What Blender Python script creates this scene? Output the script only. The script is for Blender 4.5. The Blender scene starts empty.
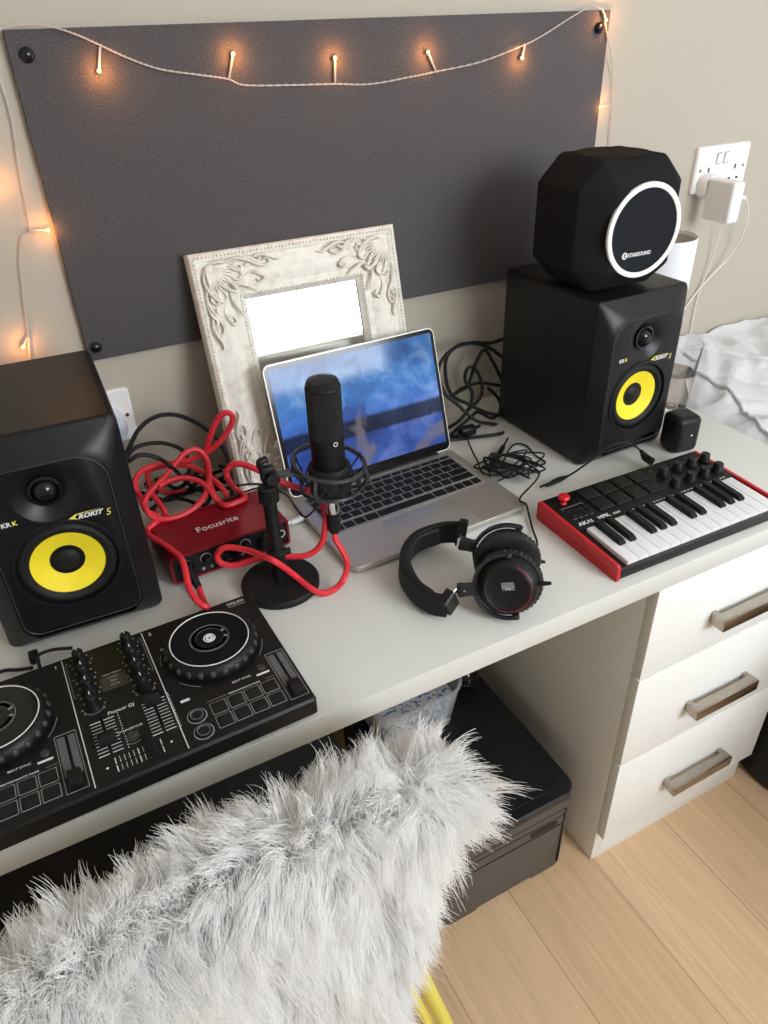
import bpy, bmesh, math, random
from mathutils import Vector, Matrix, Euler
PI = math.pi
random.seed(7)
SC = bpy.context.scene
COL = SC.collection
T = 0.7246          # height of the desk top above the floor
D = 0.5935          # back wall, measured from the desk's front edge

# ------------------------------------------------------------------ camera, light, exposure
cam = bpy.data.cameras.new('camera')
cam.sensor_fit = 'HORIZONTAL'; cam.sensor_width = 36.0
cam.lens = 36.0 * 738.99 / 768.0
cam.clip_start = 0.02
camo = bpy.data.objects.new('camera', cam)
camo.location = (0.0, -0.5313, 0.6363 + T)
camo.rotation_euler = (0.98519, 0.02979, -0.48715)
COL.objects.link(camo); SC.camera = camo

world = bpy.data.worlds.new('overcast_sky'); SC.world = world
world.use_nodes = True
bg = world.node_tree.nodes['Background']
bg.inputs[0].default_value = (0.86, 0.93, 1.0, 1); bg.inputs[1].default_value = 4.0

# daylight entering through the window opening in the wall behind the camera
WX0, WX1, WZ0, WZ1, WY = 0.70, 2.12, 1.25, 2.36, -2.2
la = bpy.data.lights.new('window_daylight', 'AREA'); la.shape = 'RECTANGLE'
la.size = WX1 - WX0; la.size_y = WZ1 - WZ0; la.energy = 66; la.color = (0.91, 0.965, 1.0)
lo = bpy.data.objects.new('window_daylight', la)
lo.location = ((WX0 + WX1) / 2, WY - 0.13, (WZ0 + WZ1) / 2)
lo.rotation_euler = (PI / 2, 0, 0)          # shines towards +y, into the room
COL.objects.link(lo)

SC.view_settings.view_transform = 'Standard'; SC.view_settings.look = 'None'
SC.view_settings.gamma = 1.0; SC.view_settings.use_curve_mapping = False
SC.view_settings.exposure = 0.0
SC.cycles.max_bounces = 10; SC.cycles.diffuse_bounces = 6; SC.cycles.glossy_bounces = 5
SC.cycles.transmission_bounces = 10; SC.cycles.transparent_max_bounces = 12
SC.cycles.caustics_refractive = True
SC.cycles.sample_clamp_indirect = 6.0

# ------------------------------------------------------------------ materials
def mat(name, col, rough=0.5, metal=0.0, spec=0.5, emit=None, es=0.0, trans=0.0, ior=1.45, alpha=1.0, bump=None, coat=0.0, sheen=0.0):
    m = bpy.data.materials.new(name); m.use_nodes = True
    b = m.node_tree.nodes['Principled BSDF']
    b.inputs['Base Color'].default_value = (*col, 1)
    b.inputs['Roughness'].default_value = rough
    b.inputs['Metallic'].default_value = metal
    b.inputs['Specular IOR Level'].default_value = spec
    b.inputs['IOR'].default_value = ior
    b.inputs['Transmission Weight'].default_value = trans
    b.inputs['Alpha'].default_value = alpha
    b.inputs['Coat Weight'].default_value = coat
    b.inputs['Sheen Weight'].default_value = sheen
    if emit:
        b.inputs['Emission Color'].default_value = (*emit, 1); b.inputs['Emission Strength'].default_value = es
    if bump:
        sc, st, dist = bump
        nt = m.node_tree
        tc = nt.nodes.new('ShaderNodeTexCoord'); nz = nt.nodes.new('ShaderNodeTexNoise')
        nz.inputs['Scale'].default_value = sc; nz.inputs['Detail'].default_value = 3
        bp = nt.nodes.new('ShaderNodeBump'); bp.inputs['Strength'].default_value = st; bp.inputs['Distance'].default_value = dist
        nt.links.new(tc.outputs['Object'], nz.inputs['Vector']); nt.links.new(nz.outputs['Fac'], bp.inputs['Height'])
        nt.links.new(bp.outputs['Normal'], b.inputs['Normal'])
    return m

def noise_tint(m, scale, c0, c1, detail=4, lo=0.35, hi=0.65, stretch=(1, 1, 1)):
    nt = m.node_tree; b = nt.nodes['Principled BSDF']
    tc = nt.nodes.new('ShaderNodeTexCoord'); mp = nt.nodes.new('ShaderNodeMapping'); mp.inputs['Scale'].default_value = stretch
    nz = nt.nodes.new('ShaderNodeTexNoise'); nz.inputs['Scale'].default_value = scale; nz.inputs['Detail'].default_value = detail
    cr = nt.nodes.new('ShaderNodeValToRGB')
    cr.color_ramp.elements[0].position = lo; cr.color_ramp.elements[0].color = (*c0, 1)
    cr.color_ramp.elements[1].position = hi; cr.color_ramp.elements[1].color = (*c1, 1)
    nt.links.new(tc.outputs['Object'], mp.inputs['Vector']); nt.links.new(mp.outputs['Vector'], nz.inputs['Vector'])
    nt.links.new(nz.outputs['Fac'], cr.inputs['Fac']); nt.links.new(cr.outputs['Color'], b.inputs['Base Color'])

M = {}
M['wall'] = mat('cream_wall_paint', (0.44, 0.397, 0.33), 0.75, bump=(240, 0.08, 0.002))
M['ceiling'] = mat('white_ceiling_paint', (0.86, 0.85, 0.83), 0.8)
M['roomwhite'] = mat('off_white_wall_paint', (0.80, 0.79, 0.76), 0.8)  # unseen walls only: paint lightened to bounce more fill light
M['white'] = mat('white_melamine', (0.63, 0.63, 0.595), 0.42, spec=0.4)
M['drawer'] = mat('white_drawer_laminate', (0.84, 0.855, 0.84), 0.38, spec=0.4)
M['steel'] = mat('brushed_steel', (0.45, 0.40, 0.35), 0.26, metal=1.0)
noise_tint(M['steel'], 60, (0.40, 0.355, 0.30), (0.48, 0.435, 0.38), stretch=(1, 12, 12))
M['board'] = mat('dark_felt_board', (0.11, 0.095, 0.105), 0.95, spec=0.15, bump=(700, 0.55, 0.002))
noise_tint(M['board'], 420, (0.070, 0.064, 0.067), (0.112, 0.104, 0.107))
M['black'] = mat('matt_black_plastic', (0.006, 0.006, 0.0065), 0.45, spec=0.36)
M['blackvinyl'] = mat('black_vinyl_wrap', (0.008, 0.0075, 0.007), 0.40, spec=0.38, bump=(900, 0.15, 0.001))
M['blacksoft'] = mat('soft_black_rubber', (0.009, 0.009, 0.0095), 0.6, spec=0.32)
M['blackgloss'] = mat('glossy_black', (0.006, 0.006, 0.007), 0.12)
M['baffle'] = mat('charcoal_baffle', (0.0065, 0.0065, 0.0075), 0.38, spec=0.36)
M['grey'] = mat('dark_grey_plastic', (0.035, 0.035, 0.037), 0.5)
M['foam'] = mat('black_foam', (0.019, 0.019, 0.0195), 0.98, spec=0.1, bump=(1500, 0.8, 0.002))
M['yellowcone'] = mat('yellow_cone', (0.90, 0.72, 0.025), 0.5)
M['print'] = mat('white_print', (0.72, 0.72, 0.72), 0.6)
M['printgrey'] = mat('grey_print', (0.26, 0.26, 0.26), 0.6)
M['printyellow'] = mat('yellow_print', (0.8, 0.7, 0.1), 0.6)
M['red'] = mat('red_plastic', (0.55, 0.012, 0.018), 0.4)
M['redcable'] = mat('red_cable_jacket', (0.72, 0.03, 0.045), 0.42)
M['redmetal'] = mat('dark_red_anodised', (0.24, 0.008, 0.018), 0.3, metal=0.35)
M['alu'] = mat('grey_aluminium', (0.52, 0.49, 0.45), 0.42, metal=0.75)
M['pad'] = mat('trackpad_glass', (0.47, 0.44, 0.40), 0.38, metal=0.6)
M['chrome'] = mat('chrome', (0.75, 0.74, 0.72), 0.16, metal=1.0)
M['key'] = mat('black_keycap', (0.007, 0.007, 0.0075), 0.5, spec=0.3)
M['whitekey'] = mat('white_piano_key', (0.74, 0.73, 0.76), 0.28)
M['plaster'] = mat('cream_painted_plaster', (0.74, 0.70, 0.63), 0.55, bump=(260, 0.25, 0.002))
noise_tint(M['plaster'], 70, (0.66, 0.61, 0.53), (0.78, 0.745, 0.68), lo=0.3, hi=0.55)
M['mirror'] = mat('silvered_glass', (0.86, 0.88, 0.87), 0.0, metal=1.0)
M['whiteplastic'] = mat('white_plastic', (0.78, 0.77, 0.76), 0.35)
M['whitecable'] = mat('white_cable', (0.72, 0.69, 0.65), 0.45)
M['clearwire'] = mat('clear_wire', (0.50, 0.45, 0.41), 0.35)
M['bulb'] = mat('warm_led', (1, 0.6, 0.3), 0.3, emit=(1.0, 0.40, 0.11), es=3.4)
M['ledbody'] = mat('clear_led_sleeve', (0.75, 0.62, 0.5), 0.25, trans=0.4)
M['shade'] = mat('white_lamp_shade', (0.80, 0.80, 0.84), 0.8)
M['shadeinner'] = mat('lamp_shade_lining', (0.55, 0.50, 0.46), 0.8)
M['cloth'] = mat('white_bed_linen', (0.68, 0.68, 0.70), 0.9, spec=0.2, bump=(40, 0.25, 0.01))
M['sheet'] = mat('grey_bed_sheet', (0.50, 0.49, 0.48), 0.9, spec=0.2)
M['glass'] = mat('clear_glass', (1, 1, 1), 0.0, trans=1.0, ior=1.45)
M['liquid'] = mat('pale_amber_drink', (0.98, 0.84, 0.74), 0.0, trans=1.0, ior=1.33)
M['printerblack'] = mat('printer_black_lid', (0.008, 0.010, 0.012), 0.32)
M['printergrey'] = mat('printer_grey_body', (0.085, 0.076, 0.071), 0.5)
M['tub'] = mat('frosted_clear_plastic', (0.85, 0.87, 0.88), 0.25, trans=0.75, ior=1.2)
M['pellets'] = mat('blue_white_beads', (0.5, 0.55, 0.65), 0.6)
noise_tint(M['pellets'], 120, (0.10, 0.20, 0.50), (0.72, 0.74, 0.75), lo=0.42, hi=0.5)
M['yellowpaint'] = mat('yellow_painted_steel', (0.80, 0.70, 0.12), 0.4)
M['fabricblack'] = mat('black_fabric', (0.014, 0.014, 0.016), 0.85)
M['hide'] = mat('fur_backing', (0.78, 0.76, 0.73), 0.9)

def fur_material():
    m = bpy.data.materials.new('white_fur'); m.use_nodes = True
    nt = m.node_tree; nt.nodes.clear()
    o = nt.nodes.new('ShaderNodeOutputMaterial')
    d = nt.nodes.new('ShaderNodeBsdfPrincipled'); d.inputs['Roughness'].default_value = 0.55
    d.inputs['Base Color'].default_value = (0.97, 0.97, 0.97, 1); d.inputs['Specular IOR Level'].default_value = 0.3
    t = nt.nodes.new('ShaderNodeBsdfTranslucent'); t.inputs[0].default_value = (0.97, 0.965, 0.96, 1)
    mx = nt.nodes.new('ShaderNodeMixShader'); mx.inputs[0].default_value = 0.48
    nt.links.new(d.outputs[0], mx.inputs[1]); nt.links.new(t.outputs[0], mx.inputs[2]); nt.links.new(mx.outputs[0], o.inputs[0])
    return m
M['fur'] = fur_material()

def floor_material():
    m = mat('oak_planks', (0.5, 0.35, 0.22), 0.42, spec=0.4)
    nt = m.node_tree; b = nt.nodes['Principled BSDF']; L = nt.links
    tc = nt.nodes.new('ShaderNodeTexCoord'); mp = nt.nodes.new('ShaderNodeMapping')
    mp.inputs['Rotation'].default_value = (0, 0, math.radians(PLANK_ROT)); mp.inputs['Location'].default_value = PLANK_OFF
    L.new(tc.outputs['Object'], mp.inputs['Vector'])
    br = nt.nodes.new('ShaderNodeTexBrick'); br.offset = 0.37; br.inputs['Scale'].default_value = 1.0
    br.inputs['Brick Width'].default_value = 1.25; br.inputs['Row Height'].default_value = 0.18
    br.inputs['Mortar Size'].default_value = 0.0012; br.inputs['Mortar Smooth'].default_value = 0.3; br.inputs['Bias'].default_value = 0.0
    br.inputs['Color1'].default_value = (0.70, 0.475, 0.29, 1); br.inputs['Color2'].default_value = (0.76, 0.535, 0.34, 1)
    br.inputs['Mortar'].default_value = (0.45, 0.30, 0.19, 1)
    L.new(mp.outputs['Vector'], br.inputs['Vector'])
    m2 = nt.nodes.new('ShaderNodeMapping'); m2.inputs['Scale'].default_value = (1.6, 34, 1)
    L.new(mp.outputs['Vector'], m2.inputs['Vector'])
    nz = nt.nodes.new('ShaderNodeTexNoise'); nz.inputs['Scale'].default_value = 2.2; nz.inputs['Detail'].default_value = 6; nz.inputs['Distortion'].default_value = 1.4
    L.new(m2.outputs['Vector'], nz.inputs['Vector'])
    cr = nt.nodes.new('ShaderNodeValToRGB'); cr.color_ramp.elements[0].position = 0.3; cr.color_ramp.elements[0].color = (0.87, 0.855, 0.84, 1)
    cr.color_ramp.elements[1].position = 0.68; cr.color_ramp.elements[1].color = (1.05, 1.04, 1.03, 1)
    L.new(nz.outputs['Fac'], cr.inputs['Fac'])
    mx = nt.nodes.new('ShaderNodeMix'); mx.data_type = 'RGBA'; mx.blend_type = 'MULTIPLY'; mx.inputs['Factor'].default_value = 1.0
    L.new(br.outputs['Color'], mx.inputs['A']); L.new(cr.outputs['Color'], mx.inputs['B'])
    L.new(mx.outputs['Result'], b.inputs['Base Color'])
    return m
PLANK_ROT = 90.0; PLANK_OFF = (0.30, 0.015, 0)

def screen_material():
    """A lit display showing a blue underwater-looking wallpaper, with reflections painted in."""
    m = mat('lit_display', (0.01, 0.01, 0.012), 0.07, spec=0.35)
    nt = m.node_tree; b = nt.nodes['Principled BSDF']; L = nt.links
    tc = nt.nodes.new('ShaderNodeTexCoord')
    sp = nt.nodes.new('ShaderNodeSeparateXYZ'); L.new(tc.outputs['Object'], sp.inputs[0])
    vo = nt.nodes.new('ShaderNodeTexVoronoi'); vo.distance = 'CHEBYCHEV'; vo.inputs['Scale'].default_value = 26
    L.new(tc.outputs['Object'], vo.inputs['Vector'])
    nz = nt.nodes.new('ShaderNodeTexNoise'); nz.inputs['Scale'].default_value = 17; nz.inputs['Detail'].default_value = 5
    nz.inputs['Distortion'].default_value = 0.8
    L.new(tc.outputs['Object'], nz.inputs['Vector'])
    c1 = nt.nodes.new('ShaderNodeValToRGB')
    e = c1.color_ramp.elements; e[0].position = 0.0; e[0].color = (0.015, 0.06, 0.24, 1); e[1].position = 1.0; e[1].color = (0.16, 0.36, 0.66, 1)
    x = c1.color_ramp.elements.new(0.5); x.color = (0.05, 0.19, 0.50, 1)
    L.new(vo.outputs['Color'], c1.inputs['Fac'])
    c2 = nt.nodes.new('ShaderNodeValToRGB')
    e = c2.color_ramp.elements; e[0].position = 0.40; e[0].color = (0.02, 0.06, 0.18, 1); e[1].position = 0.68; e[1].color = (0.30, 0.50, 0.70, 1)
    x = c2.color_ramp.elements.new(0.54); x.color = (0.05, 0.20, 0.50, 1)
    L.new(nz.outputs['Fac'], c2.inputs['Fac'])
    mx = nt.nodes.new('ShaderNodeMix'); mx.data_type = 'RGBA'; mx.inputs['Factor'].default_value = 0.45
    L.new(c1.outputs['Color'], mx.inputs['A']); L.new(c2.outputs['Color'], mx.inputs['B'])
    # tones by height: violet strip, dark band and bright top painting in the window's reflection
    ramp = nt.nodes.new('ShaderNodeValToRGB'); ramp.color_ramp.interpolation = 'LINEAR'
    mr = nt.nodes.new('ShaderNodeMapRange'); mr.inputs['From Min'].default_value = 0.0; mr.inputs['From Max'].default_value = 0.2
    L.new(sp.outputs['Z'], mr.inputs['Value'])
    L.new(mr.outputs['Result'], ramp.inputs['Fac'])
    e = ramp.color_ramp.elements
    e[0].position = 0.06; e[0].color = (0.01, 0.01, 0.015, 1); e[1].position = 0.92; e[1].color = (0.75, 0.75, 0.8, 1)
    for pos, c in ((0.09, (0.55, 0.45, 0.75, 1)), (0.34, (0.50, 0.42, 0.72, 1)), (0.36, (0.07, 0.06, 0.10, 1)), (0.47, (0.10, 0.09, 0.15, 1)), (0.50, (0.9, 0.8, 1.1, 1)), (0.72, (1.1, 1.1, 1.15, 1))):
        x = ramp.color_ramp.elements.new(pos); x.color = c
    m3 = nt.nodes.new('ShaderNodeMix'); m3.data_type = 'RGBA'; m3.blend_type = 'MULTIPLY'; m3.inputs['Factor'].default_value = 1
    L.new(mx.outputs['Result'], m3.inputs['A']); L.new(ramp.outputs['Color'], m3.inputs['B'])
    n4 = nt.nodes.new('ShaderNodeTexNoise'); n4.inputs['Scale'].default_value = 11; n4.inputs['Detail'].default_value = 7; n4.inputs['Distortion'].default_value = 1.5
    L.new(tc.outputs['Object'], n4.inputs['Vector'])
    r4 = nt.nodes.new('ShaderNodeValToRGB'); r4.color_ramp.elements[0].position = 0.54; r4.color_ramp.elements[0].color = (0, 0, 0, 1)
    r4.color_ramp.elements[1].position = 0.66; r4.color_ramp.elements[1].color = (0.75, 0.75, 0.75, 1)
    L.new(n4.outputs['Fac'], r4.inputs['Fac'])
    m4 = nt.nodes.new('ShaderNodeMix'); m4.data_type = 'RGBA'; m4.inputs['B'].default_value = (0.16, 0.14, 0.17, 1)  # grey-brown patches paint smoky reflections into the display
    L.new(r4.outputs['Color'], m4.inputs['Factor']); L.new(m3.outputs['Result'], m4.inputs['A'])
    L.new(m4.outputs['Result'], b.inputs['Emission Color']); b.inputs['Emission Strength'].default_value = 1.0
    return m
M['screen'] = screen_material()

# ------------------------------------------------------------------ helpers
def tag(o, label=None, cat=None, group=None, kind=None):
    if label: o['label'] = label
    if cat: o['category'] = cat
    if group: o['group'] = group
    if kind: o['kind'] = kind
    return o

def thing(name, label, cat, loc=(0, 0, 0), rz=0.0, rot=None, group=None):
    o = bpy.data.objects.new(name, None); COL.objects.link(o)
    o.empty_display_size = 0.02
    o.location = loc; o.rotation_euler = rot if rot else (0, 0, rz)
    return tag(o, label, cat, group)

def finish(me, smooth_angle=35):
    for p in me.polygons: p.use_smooth = True
    me.set_sharp_from_angle(angle=math.radians(smooth_angle))

def obj(name, bm, m, parent=None, loc=None, rot=None, smooth=35):
    bmesh.ops.recalc_face_normals(bm, faces=bm.faces)
    me = bpy.data.meshes.new(name); bm.to_mesh(me); bm.free()
    finish(me, smooth)
    me.materials.append(M[m] if isinstance(m, str) else m)
    o = bpy.data.objects.new(name, me); COL.objects.link(o)
    if parent: o.parent = parent
    if loc: o.location = loc
    if rot: o.rotation_euler = rot
    return o

def NB(): return bmesh.new()

def add(bm, src, mx=None):
    """merge the bmesh src into bm"""
    if mx is not None: bmesh.ops.transform(src, matrix=mx, verts=src.verts)
    me = bpy.data.meshes.new('tmp'); src.to_mesh(me); src.free(); bm.from_mesh(me); bpy.data.meshes.remove(me)
    return bm

def box(bm, c, s, bev=0.0, seg=2, rot=None):
    b = bmesh.new(); bmesh.ops.create_cube(b, size=1.0)
    bmesh.ops.scale(b, vec=s, verts=b.verts)
    if bev > 0: bmesh.ops.bevel(b, geom=b.edges[:], offset=bev, segments=seg, affect='EDGES', profile=0.5, clamp_overlap=True)
    mx = Matrix.Translation(c)
    if rot: mx = mx @ Euler(rot).to_matrix().to_4x4()
    return add(bm, b, mx)

def bx(bm, x0, x1, y0, y1, z0, z1, bev=0.0, seg=2):
    return box(bm, ((x0 + x1) / 2, (y0 + y1) / 2, (z0 + z1) / 2), (abs(x1 - x0), abs(y1 - y0), abs(z1 - z0)), bev, seg)

def frame_to(axis):
    """rotation taking +z to axis"""
    return Vector((0, 0, 1)).rotation_difference(Vector(axis).normalized()).to_matrix().to_4x4()

def lathe(bm, prof, c=(0, 0, 0), axis=(0, 0, 1), n=32, closed=False):
    """prof: (radius, height) pairs"""
    b = bmesh.new(); rings = []
    for r, h in prof:
        if r < 1e-6: rings.append([b.verts.new((0, 0, h))])
        else: rings.append([b.verts.new((r * math.cos(2 * PI * i / n), r * math.sin(2 * PI * i / n), h)) for i in range(n)])
    pairs = list(zip(rings, rings[1:]))
    if closed: pairs.append((rings[-1], rings[0]))
    for a, d in pairs:
        for i in range(n):
            j = (i + 1) % n
            if len(a) == 1 and len(d) == 1: continue
            if len(a) == 1: b.faces.new((a[0], d[i], d[j]))
            elif len(d) == 1: b.faces.new((a[i], a[j], d[0]))
            else: b.faces.new((a[i], a[j], d[j], d[i]))
    if not closed:
        for rg in (rings[0], rings[-1]):
            if len(rg) > 1: b.faces.new(rg)
    return add(bm, b, Matrix.Translation(c) @ frame_to(axis))

def cyl(bm, c, r, h, axis=(0, 0, 1), n=24, bev=0.0):
    if bev > 0: prof = [(0, 0), (r - bev, 0), (r, bev), (r, h - bev), (r - bev, h), (0, h)]
    else: prof = [(0, 0), (r, 0), (r, h), (0, h)]
    return lathe(bm, prof, c, axis, n)

def ring(bm, c, R, r, axis=(0, 0, 1), n=40, m=8):
    return lathe(bm, [(R + r * math.cos(2 * PI * k / m), r * math.sin(2 * PI * k / m)) for k in range(m)], c, axis, n, closed=True)

def ball(bm, c, r, s=(1, 1, 1), n=12):
    b = bmesh.new(); bmesh.ops.create_uvsphere(b, u_segments=n, v_segments=max(6, n // 2 + 2), radius=r)
    return add(bm, b, Matrix.Translation(c) @ Matrix.Diagonal((*s, 1)))

def spline(pts, k=8, closed=False):
    P = [Vector(p) for p in pts]; n = len(P); out = []
    rng = range(n if closed else n - 1)
    for i in rng:
        if closed: a, b, c, d = P[i - 1], P[i], P[(i + 1) % n], P[(i + 2) % n]
        else:
            b, c = P[i], P[i + 1]
            a = P[i - 1] if i > 0 else b + (b - c); d = P[i + 2] if i + 2 < n else c + (c - b)
        for j in range(k):
            t = j / k
            out.append(0.5 * ((2 * b) + (c - a) * t + (2 * a - 5 * b + 4 * c - d) * t * t + (3 * b - a - 3 * c + d) * t ** 3))
    if not closed: out.append(P[-1].copy())
    return out

def tube(bm, pts, r, n=8, k=8, smooth=True, closed=False, flat=None, up=None):
    """sweep a round (or flat = (w,h)) section along pts; r may be a list per input point"""
    Q = spline(pts, k, closed) if smooth else [Vector(p) for p in pts]
    N = len(Q)
    if isinstance(r, (list, tuple)):
        m = len(r) - 1; R = []
        for i in range(N):
            f = i / (N - 1) * m; a = min(int(f), m - 1) if m > 0 else 0; R.append(r[a] + (r[min(a + 1, m)] - r[a]) * (f - a))
    else: R = [r] * N
    b = bmesh.new(); rings = []; u = None
    for i in range(N):
        if closed: t = (Q[(i + 1) % N] - Q[i - 1])
        else: t = Q[min(i + 1, N - 1)] - Q[max(i - 1, 0)]
        if t.length < 1e-9: t = Vector((0, 0, 1))
        t.normalize()
        if up is not None:
            u = Vector(up) - t * t.dot(Vector(up)); u.normalize()
        elif u is None:
            u = t.orthogonal().normalized()
        else:
            u = u - t * t.dot(u); u = u.normalized() if u.length > 1e-6 else t.orthogonal().normalized()
        v = t.cross(u)
        if flat:
            w, h = flat; hw, hh = w / 2, h / 2; cc = min(hw, hh) * 0.35
            sec = [(hw - cc, hh), (hw, hh - cc), (hw, -hh + cc), (hw - cc, -hh), (-hw + cc, -hh), (-hw, -hh + cc), (-hw, hh - cc), (-hw + cc, hh)]
            rings.append([b.verts.new(Q[i] + u * a + v * d) for a, d in sec])
        else:
            rings.append([b.verts.new(Q[i] + (u * math.cos(2 * PI * q / n) + v * math.sin(2 * PI * q / n)) * R[i]) for q in range(n)])
    m = len(rings[0])
    for i in range(N if closed else N - 1):
        a, d = rings[i], rings[(i + 1) % N]
        for q in range(m): b.faces.new((a[q], a[(q + 1) % m], d[(q + 1) % m], d[q]))
    if not closed: b.faces.new(rings[0]); b.faces.new(rings[-1])
    return add(bm, b)

def rrect(w, h, r, n=5):
    """rounded rectangle outline centred on 0; r may be four radii (right-top, left-top, left-bottom, right-bottom)"""
    rs = r if isinstance(r, (list, tuple)) else [r] * 4
    out = []
    for (sx, sy, a0), rr in zip(((1, 1, 0), (-1, 1, 90), (-1, -1, 180), (1, -1, 270)), rs):
        for i in range(n + 1):
            a = math.radians(a0 + 90 * i / n)
            out.append((sx * (w / 2 - rr) + rr * math.cos(a), sy * (h / 2 - rr) + rr * math.sin(a)))
    return out

def loft(bm, secs, caps=True):
    b = bmesh.new(); rs = [[b.verts.new(p) for p in s] for s in secs]
    for a, d in zip(rs, rs[1:]):
        n = len(a)
        for i in range(n): b.faces.new((a[i], a[(i + 1) % n], d[(i + 1) % n], d[i]))
    if caps: b.faces.new(rs[0]); b.faces.new(rs[-1])
    return add(bm, b)

def prism(bm, poly, z0, z1, mx=None):
    b = bmesh.new()
    lo = [b.verts.new((x, y, z0)) for x, y in poly]; hi = [b.verts.new((x, y, z1)) for x, y in poly]
    n = len(poly); b.faces.new(lo); b.faces.new(hi)
    for i in range(n): b.faces.new((lo[i], lo[(i + 1) % n], hi[(i + 1) % n], hi[i]))
    return add(bm, b, mx)

def cut(o, cutters):
    """subtract bmeshes from the object's mesh"""
    tmp = []
    for cb in cutters:
        bmesh.ops.recalc_face_normals(cb, faces=cb.faces)
        me = bpy.data.meshes.new('cutter'); cb.to_mesh(me); cb.free()
        co = bpy.data.objects.new('cutter', me); COL.objects.link(co); co.parent = o.parent
        md = o.modifiers.new('cut', 'BOOLEAN'); md.operation = 'DIFFERENCE'; md.solver = 'EXACT'; md.object = co
        tmp.append(co)
    bpy.context.view_layer.update()
    dg = bpy.context.evaluated_depsgraph_get()
    me = bpy.data.meshes.new_from_object(o.evaluated_get(dg))
    o.modifiers.clear(); me.name = o.name
    o.data = me
    for co in tmp: bpy.data.objects.remove(co)
    finish(me, 30)

def text(s, size, parent, loc, rot=(0, 0, 0), m='print', name='lettering', ext=0.0003, align='LEFT', sx=1.0, shear=0.0, bold=0.0):
    cu = bpy.data.curves.new('txt', 'FONT'); cu.body = s; cu.size = size; cu.align_x = align; cu.extrude = ext
    cu.shear = shear; cu.offset = bold; cu.resolution_u = 2
    to = bpy.data.objects.new('txt', cu); COL.objects.link(to)
    bpy.context.view_layer.update()
    me = bpy.data.meshes.new_from_object(to.evaluated_get(bpy.context.evaluated_depsgraph_get()))
    bpy.data.objects.remove(to); bpy.data.curves.remove(cu)
    me.transform(Matrix.Diagonal((sx, 1, 1, 1)))
    me.materials.clear(); me.materials.append(M[m]); me.name = name
    o = bpy.data.objects.new(name, me); COL.objects.link(o); o.parent = parent
    o.location = loc; o.rotation_euler = rot
    return o

def dup(root, loc, rz=None, label=None):
    r = root.copy(); COL.objects.link(r); r.location = loc
    if rz is not None: r.rotation_euler = (0, 0, rz)
    if label: r['label'] = label
    for ch in list(root.children):
        c = ch.copy(); COL.objects.link(c); c.parent = r
        for g in list(ch.children):
            d = g.copy(); COL.objects.link(d); d.parent = c
    return r

# ------------------------------------------------------------------ the room
def struct(name, bm, m, parent=None):
    o = obj(name, bm, m, parent)
    if not parent: o['kind'] = 'structure'
    return o
RX0, RX1, RZ = -1.35, 3.1, 2.45
b = NB(); bx(b, RX0 - .1, RX1 + .1, WY - .1, D + .1, -.08, 0); struct('floor', b, floor_material())
b = NB(); bx(b, RX0 - .1, RX1 + .1, D, D + .1, 0, RZ); struct('wall_back', b, 'wall')
b = NB(); bx(b, RX0 - .1, RX0, WY, D, 0, RZ); struct('wall_left', b, 'roomwhite')
b = NB(); bx(b, RX1, RX1 + .1, WY, D, 0, RZ); struct('wall_right', b, 'roomwhite')
b = NB(); bx(b, RX0 - .1, RX1 + .1, WY - .1, D + .1, RZ, RZ + .08); struct('ceiling', b, 'ceiling')
b = NB()
bx(b, RX0 - .1, WX0, WY - .1, WY, 0, RZ); bx(b, WX1, RX1 + .1, WY - .1, WY, 0, RZ)
bx(b, WX0, WX1, WY - .1, WY, 0, WZ0); bx(b, WX0, WX1, WY - .1, WY, WZ1, RZ)
struct('wall_front', b, 'roomwhite')
b = NB()
for x0, x1, z0, z1 in ((WX0, WX0 + .05, WZ0, WZ1), (WX1 - .05, WX1, WZ0, WZ1), (WX0, WX1, WZ0, WZ0 + .05), (WX0, WX1, WZ1 - .05, WZ1)):
    bx(b, x0, x1, WY - .07, WY - .02, z0, z1, .004)
bx(b, WX0 - .04, WX1 + .04, WY - .05, WY + .09, WZ0 - .03, WZ0, .005)
struct('window_1', b, 'whiteplastic')

# ------------------------------------------------------------------ desk and drawer cabinet
desk = thing('desk', 'long white desk top with a pale front edge, spanning the wall above the drawers', 'desk', (0, 0, 0))
b = NB(); bx(b, -.62, 1.1108, 0.0, D - .0005, T - .0335, T, .0012, 2); obj('worktop', b, 'white', desk)
b = NB(); bx(b, -.62, -.60, 0.03, D - .01, 0, T - .0335, .001); obj('end_panel', b, 'white', desk)

cab = thing('drawer_cabinet', 'white cabinet of three drawers with steel bar handles under the right end of the desk', 'cabinet', (0.7003, 0.0059, 0))
CW = 0.3936
b = NB()
bx(b, 0, .018, .0185, .575, 0, T - .0345, .0008); bx(b, CW - .018, CW, .0185, .575, 0, T - .0345, .0008)
bx(b, .018, CW - .018, .06, .575, .09, .108); bx(b, .018, CW - .018, .56, .575, 0, T - .04)
obj('body', b, 'drawer', cab)
b = NB(); bx(b, .018, CW - .019, .018, .034, 0, T - .645, .0006); obj('plinth', b, 'drawer', cab)
for z1, z0, hz in ((T - .0365, T - .2185, T - .145), (T - .2215, T - .4225, T - .345), (T - .4255, T - .6355, T - .549)):
    b = NB(); bx(b, 0, CW, 0, .018, z0, z1, .001)
    bx(b, .03, CW - .03, .018, .48, z0 + .02, z1 - .03)
    dr = obj('drawer', b, 'drawer', cab)
    b = NB(); hx0, hx1 = .128, .274
    bx(b, hx0, hx1, -.0280, -.0100, hz - .011, hz + .011, .0008)
    bx(b, hx0 + .001, hx0 + .011, -.0103, 0.0005, hz - .010, hz + .010, .0006); bx(b, hx1 - .011, hx1 - .001, -.0103, 0.0005, hz - .010, hz + .010, .0006)
    obj('handle', b, 'steel', dr)

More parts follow.
